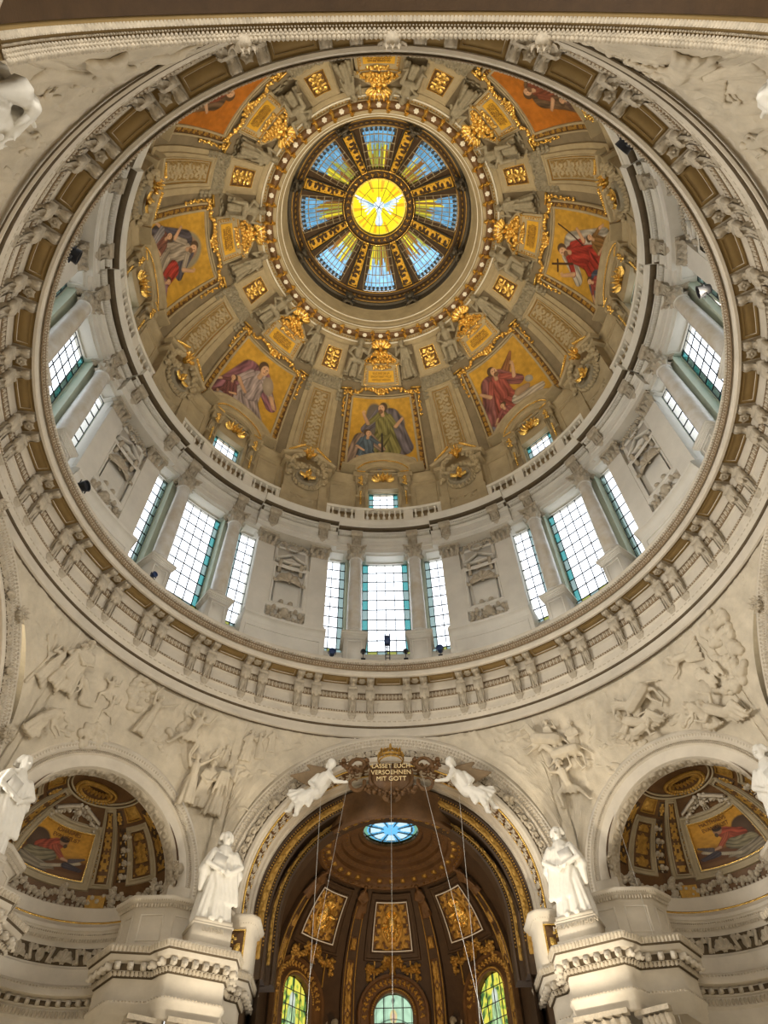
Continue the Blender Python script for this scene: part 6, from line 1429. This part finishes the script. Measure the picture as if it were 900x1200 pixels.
for q in range(9): put(b, LUMPS[q % 5], PC, -1.2+.3*q, 21.25-.15*math.cos((q-4)*.5), (.24, .4, .24), d=.6)
for q in range(-2, 3): put(b, LEAF, PC, q*.22, 21.0, (.3, .5, .6), rot=180+q*22, d=.6)
b.build('scrolls', 'brown', ct, True, 40)
b = MB(); th = np.linspace(0, 360, 18)
for rr, z in ((.62, 22.95), (.68, 23.12)): b.add(*(lambda v, f: (np.stack([v[:, 0], 16.6-.7+v[:, 1], v[:, 2]+z], 1), f))(*lathe([(rr, -.06), (rr+.06, 0), (rr, .06)], 20)))
for q in range(9):
    a = rad(-80+20*q); pr = None
    for j in range(6):
        t = j/5; x = .68*math.sin(a)*(1+.35*math.sin(PI*t))*(1-.75*t); z = 23.15+.55*t+.12*math.sin(PI*t); p = PC(np.array(x), np.array(z), np.array(.7+.45*math.cos(a)*(1-.6*t)))
        if pr is not None: capsule(b, pr, p, .06, .05, 5)
        pr = p
put(b, EGG, PC, np.linspace(-.6, .6, 9), 23.13, (.07, .2, .07), d=1.2); put(b, EGG, PC, np.linspace(-.5, .5, 7), 23.45, (.07, .2, .07), d=1.1); capsule(b, PC(np.array(0.), np.array(23.7), np.array(.9)), PC(np.array(0.), np.array(23.95), np.array(.9)), .1, .05, 6)
b.build('crown', 'dgold', ct, True, 40); ct.location = (0, 0, -.35)
text('lettering', 'LASSET EUCH\nVERSOEHNEN\nMIT GOTT', PC, .0, 22.2, .36, 'gtext', ct, 0, .9, .02, .95)

# mosaics of the diagonal niches
def evcol(k):
    def f(U, V):
        p = Paint(U*.95, V, (.50, .25, .03)); p.C *= (.7+.5*p.noise(26)*.6+.3*p.noise(5))[..., None]
        m = np.clip((.42-V+.1*p.noise(4, 3))*6, 0, 1); p.mix(m, (.12, .05, .02)); X = (lambda x: x) if k < 0 else (lambda x: .95-x)
        p.ell(X(.14), .55, .22, .25, (.10, .06, .035)); p.cap(X(.30), .45, X(.45), .62, .16, .12, (.30, .06, .03), .5); p.cap(X(.2), .25, X(.42), .35, .16, .12, (.20, .17, .10), .5); p.cap(X(.12), .12, X(.5), .10, .12, .08, (.24, .20, .14), .5)
        p.cap(X(.45), .55, X(.62), .36, .06, .04, (.32, .08, .04), .4); p.cap(X(.62), .36, X(.70), .34, .035, .02, (.45, .26, .15)); p.ell(X(.54), .70, .075, .09, (.36, .2, .11)); p.ell(X(.53), .75, .085, .07, (.05, .03, .02)); p.ell(X(.58), .62, .03, .05, (.08, .05, .03))
        p.cap(X(.40), .12, X(.85), .34, .035, .035, (.40, .34, .24), .2); p.cap(X(.7), .25, X(.88), .2, .07, .04, (.06, .05, .06), .4); p.cap(X(.74), .36, X(.9), .44, .05, .02, (.10, .08, .08), .5); p.ell(X(.75), .06, .3, .07, (.20, .10, .04))
        return np.clip(p.C, 0, 1)
    return f
for a, w_, lb in ((-45, 'IOHANNES\nEVANGELIST', 'lower left'), (45, 'MATTHAEVS\nEVANGELIST', 'lower right')):
    S4 = S_sph(20.3, 16.4, 4.45, a); o = empty('evangelist_mosaic', 'dark mosaic of a writing evangelist on gold, in the %s niche' % lb, 'mosaic', 'evangelist mosaics')
    b = MB(); patch(b, S4, -25.5, 25.5, 17, 45, 110, 90, .03, skirt=0, col=evcol(a)); b.build('painted_surface', 'mosaic', o, True)
    b = MB(); mould(b, S4, -25.6, 25.6, 16.9, 45.1, 57.3/4.4*1.1, 57.3/4.4, [(0, .02), (0, .12), (.05, .12), (.06, .02)], 14, 8); b.build('gilt_fillet', 'gold', o)
    text('lettering', w_, S4, -8*(-1 if a > 0 else 1)*-1*0+(3 if a < 0 else -3), 41.2, .26, 'text', o, 0, .10, .01, 1)

# ================================================================== PENDENTIVE RELIEFS
def relief(lbl, figs, az):
    o = empty('pendentive_relief', lbl, 'relief', 'pendentive reliefs')
    for (nm, kind, a, h, ht, rot, mir, fl) in figs:
        b = MB(); k = 57.3/float(Rpend(a, h)); S = lambda u, v, d: S_pend(u, v, d-.12)
        onto(b, pose(kind, int(abs(a*10+h*7))), S, a, h, k, 1, ht*(1.06 if abs(az) < 90 else .9), rot, mir, min(fl*1.7, 1.6) if abs(az) < 90 else fl*.55); bake(b, nm, 'relief', .045 if abs(az) < 90 else .06, o)
    return o
relief('carved pendentive relief with a naked striding man and praying figure, lower left', [
    ('robed_figure', 'robed', -62.2, 21.9, 2.5, 8, 1, .8), ('robed_figure', 'prophet', -59.6, 22.1, 2.6, -4, -1, .8), ('soldier', 'robed', -64.8, 21.6, 2.2, 14, -1, .5), ('spears', 'tree', -66.5, 21.2, 3.0, 10, 1, .4),
    ('crouching_man', 'kneeling', -61.0, 19.6, 2.5, 0, 1, 1.2), ('stooping_man', 'kneeling', -55.6, 22.3, 1.9, -20, -1, .6), ('running_man', 'running', -53.2, 22.8, 1.5, 10, -1, .5), ('running_man', 'running', -51.4, 22.3, 1.3, 10, -1, .5),
    ('praying_figure', 'arms_up', -44.6, 22.6, 2.0, 4, 1, 1.), ('rays', 'rays', -44.0, 25.6, 2.4, 30, 1, .3), ('cloud', 'clouds', -47.6, 23.6, 1.6, 0, 1, .5), ('cloud', 'clouds', -40.3, 23.5, 1.5, 60, 1, .5), ('cloud', 'clouds', -53.4, 21.4, 1.4, 80, 1, .5), ('rocks', 'rocks', -42.8, 22.4, 1.6, 0, 1, .6), ('rocks', 'rocks', -57.6, 20.9, 2.2, 0, 1, .6),
    ('striding_man', 'running', -36.6, 22.3, 2.3, -4, 1, .9), ('pleading_man', 'arms_up', -33.6, 20.2, 2.4, -10, 1, 1.), ('woman', 'robed', -29.8, 19.9, 2.5, 4, 1, 1.), ('woman', 'prophet', -31.6, 20.2, 2.2, 0, -1, .7), ('child', 'robed', -31.5, 22.0, 1.2, 0, 1, .5),
    ('child', 'robed', -29.8, 22.4, 1.1, 0, -1, .5), ('distant_figure', 'robed', -26.6, 22.9, 1.7, 4, 1, .4), ('distant_figure', 'arms_up', -24.4, 23.1, 1.5, 0, -1, .4), ('distant_figure', 'robed', -22.3, 23.6, 1.3, 0, 1, .4), ('rocks', 'rocks', -25.0, 22.1, 1.8, 0, 1, .4), ('rocks', 'rocks', -27.6, 20.6, 1.4, 20, 1, .5), ('rocks', 'rocks', -34.5, 19.6, 1.2, 40, 1, .5)], -45)
relief('carved pendentive relief with riders, rearing horse and a figure in clouds, lower right', [
    ('cloud', 'clouds', 65.0, 23.0, 1.8, 0, 1, .6), ('cloud', 'clouds', 62.4, 21.4, 2.2, 20, 1, .7), ('cloud', 'clouds', 58.2, 21.9, 1.8, 60, 1, .6), ('flying_figure', 'flying', 58.8, 23.4, 2.2, -16, -1, .6), ('rays', 'rays', 57.2, 25.4, 2.8, 14, 1, .3), ('rays', 'rays', 54.8, 25.0, 2.6, 24, 1, .3),
    ('rearing_horse', 'horse', 48.4, 22.6, 2.3, -30, -1, .9), ('fallen_rider', 'reclining', 45.8, 22.1, 2.4, -6, -1, 1.), ('fallen_soldier', 'reclining', 43.0, 22.0, 2.1, 30, 1, 1.), ('shouting_soldier', 'arms_up', 43.8, 23.0, 1.3, -20, -1, .5), ('shield', 'clouds', 42.8, 21.6, .9, 0, 1, .6),
    ('kneeling_helper', 'kneeling', 55.2, 20.6, 2.3, 6, -1, 1.1), ('reclining_man', 'reclining', 58.2, 20.2, 2.5, 12, -1, 1.1), ('cloak', 'cloak', 58.6, 21.6, 2.2, 20, 1, .8), ('tree', 'tree', 52.4, 22.1, 1.1, 0, 1, .4), ('rocks', 'rocks', 51.2, 21.8, 2.2, 10, 1, .5),
    ('galloping_horse', 'horse', 28.4, 22.4, 2.1, 8, -1, 1.), ('rider', 'robed', 30.4, 22.6, 1.9, -6, 1, .9), ('galloping_horse', 'horse', 31.8, 21.6, 2.0, -8, -1, .8), ('foot_soldier', 'running', 29.6, 19.9, 2.3, 12, -1, 1.), ('rider', 'prophet', 33.2, 22.4, 1.7, 8, -1, .6), ('standards', 'tree', 34.8, 22.6, 1.9, 30, 1, .4),
    ('distant_rocks', 'rocks', 22.4, 23.9, 2.0, 0, 1, .3), ('distant_rocks', 'rocks', 35.6, 21.4, 1.8, 30, 1, .4), ('rocks', 'rocks', 28.6, 19.2, 1.2, -20, 1, .5), ('rocks', 'rocks', 38.4, 22.4, 1.6, 20, 1, .4)], 45)
relief('carved relief with large draped figures and an architecture ground, upper left corner', [
    ('draped_figure', 'prophet', -156, 21.6, 3.0, 20, 1, .8), ('draped_figure', 'flying', -158, 23.7, 2.4, 10, -1, .7), ('draped_figure', 'robed', -150, 21.6, 2.6, -20, 1, .7), ('stretching_figure', 'arms_up', -162.5, 24.4, 1.3, 10, 1, .5), ('kneeling_figure', 'kneeling', -147, 22.0, 2.2, 10, -1, .7), ('seated_figure', 'seated', -142, 23.0, 2.2, 0, 1, .7), ('seated_figure', 'prophet', -137, 23.2, 2.0, 0, 1, .6), ('rays', 'rays', -164, 25.2, 2.2, 60, 1, .4), ('stretching_figure', 'arms_up', -152.5, 23.6, 1.4, 40, 1, .5)], -135)
relief('carved relief with large reclining draped figures, upper right corner', [
    ('draped_figure', 'prophet', 155, 21.3, 3.2, -20, -1, .9), ('draped_figure', 'flying', 151, 22.8, 2.8, -10, 1, .8), ('draped_figure', 'robed', 149.5, 21.2, 2.6, 20, -1, .7), ('stretching_figure', 'arms_up', 163, 24.3, 1.3, -10, -1, .5), ('running_figure', 'running', 158.5, 23.8, 1.7, 0, -1, .5), ('kneeling_figure', 'kneeling', 145.5, 22.4, 2.2, -10, 1, .7), ('seated_figure', 'seated', 141, 23.0, 2.2, 0, -1, .7), ('cloak', 'cloak', 154, 23.8, 2.2, 10, 1, .6)], 135)

# ================================================================== LAMP HOUSINGS AND WIRES
def lamp(az, R, h, label, m='black', s=1., tall=0.):
    o = empty('floodlight', label, 'floodlight', 'floodlights on the ring cornice'); S = S_cyl(R)
    b = MB(); v, f = lathe([(.01, -.28), (.16, -.28), (.2, -.2), (.24, .1), (.26, .22), (.22, .22), (.2, .12), (.01, .1)], 14); v = np.stack([v[:, 0], -v[:, 2], v[:, 1]], 1)*s
    put(b, (v, f), S, az, h, (1, 1, 1)); b.build('housing', m, o, True, 40)
    b = MB(); put(b, BOX, S, az, h-.2*s-.15-tall/2, (.02, .02, .17+tall/2)); put(b, BOX, S, az, h-.36*s-tall, (.14, .1, .02)); put(b, BOX, S, az+np.array([-.9, .9])*s, h, (.02, .03, .16*s)); b.build('bracket', 'black', o); return o
lamp(-124.1, 15.95, 30.35, 'black floodlight on the ring cornice edge, upper left', s=1.3); lamp(144.4, 15.95, 30.35, 'black floodlight on the ring cornice edge, upper right', s=1.3); lamp(-79.7, 16.1, 30.4, 'black floodlight at the left ring edge below the side windows', s=1.2)
lamp(112, 16.4, 33.2, 'black floodlight standing before the right side window', s=1.2, tall=2.3); lamp(-12.3, 16.8, 31.0, 'blue lamp before the narrow window left of the front window', 'blue', .9, .2); lamp(11.6, 16.8, 31.2, 'blue lamp before the narrow window right of the front window', 'blue', .9, .2)
lamp(-5.4, 16.8, 31.3, 'small dark lamp beside the left column base of the front window', s=.6, tall=.4); lamp(4.0, 16.8, 31.3, 'small dark lamp beside the right column base of the front window', s=.6, tall=.4); lamp(-55.1, 16.6, 30.9, 'blue lamp behind the ring edge at the lower left window', 'blue', .7, .1)
o = empty('lifting_mast', 'small ladder-like mast with blue head in the middle of the front window', 'mast'); S = S_cyl(17)
b = MB()
for s in (-.45, .45): put(b, BOX, S, s, 31.3, (.03, .03, 1.1))
for z in np.arange(30.4, 32.4, .3): put(b, BOX, S, 0, z, (.14, .02, .02))
b.build('ladder', 'black', o); b = MB(); put(b, BOX, S, 0, 32.5, (.2, .16, .32)); put(b, BOX, S, np.array([-.5, .5]), 32.95, (.04, .04, .18)); b.build('head', 'blue', o)
def wire(p, q, label, r=.014):
    r *= .7; b = MB(); capsule(b, p, q, r, r, 5); tag(b.build('hanging_wire', 'wire'), label, 'wire', 'hanging wires')
wire((-3.6, 15, 20.2), (-3.6, 15, 8), 'vertical wire left of the middle of the choir arch'); wire((-2.2, 15, 21.2), (-3.6, 15, 12), 'thin slanting wire second from the left in the choir arch', .009)
wire((0, 15, 22.6), (-.25, 15, 8), 'vertical wire through the centre of the choir arch', .010); wire((1.6, 15, 21.2), (3.75, 15, 8), 'slanting wire crossing right of the choir arch centre', .016); wire((3.4, 15, 20.0), (3.2, 15, 8), 'steep wire just left of the right angel', .016)
wire((11.0, 15, 19.2), (11.2, 15, 8), 'wire hanging in front of the lower right niche', .012)
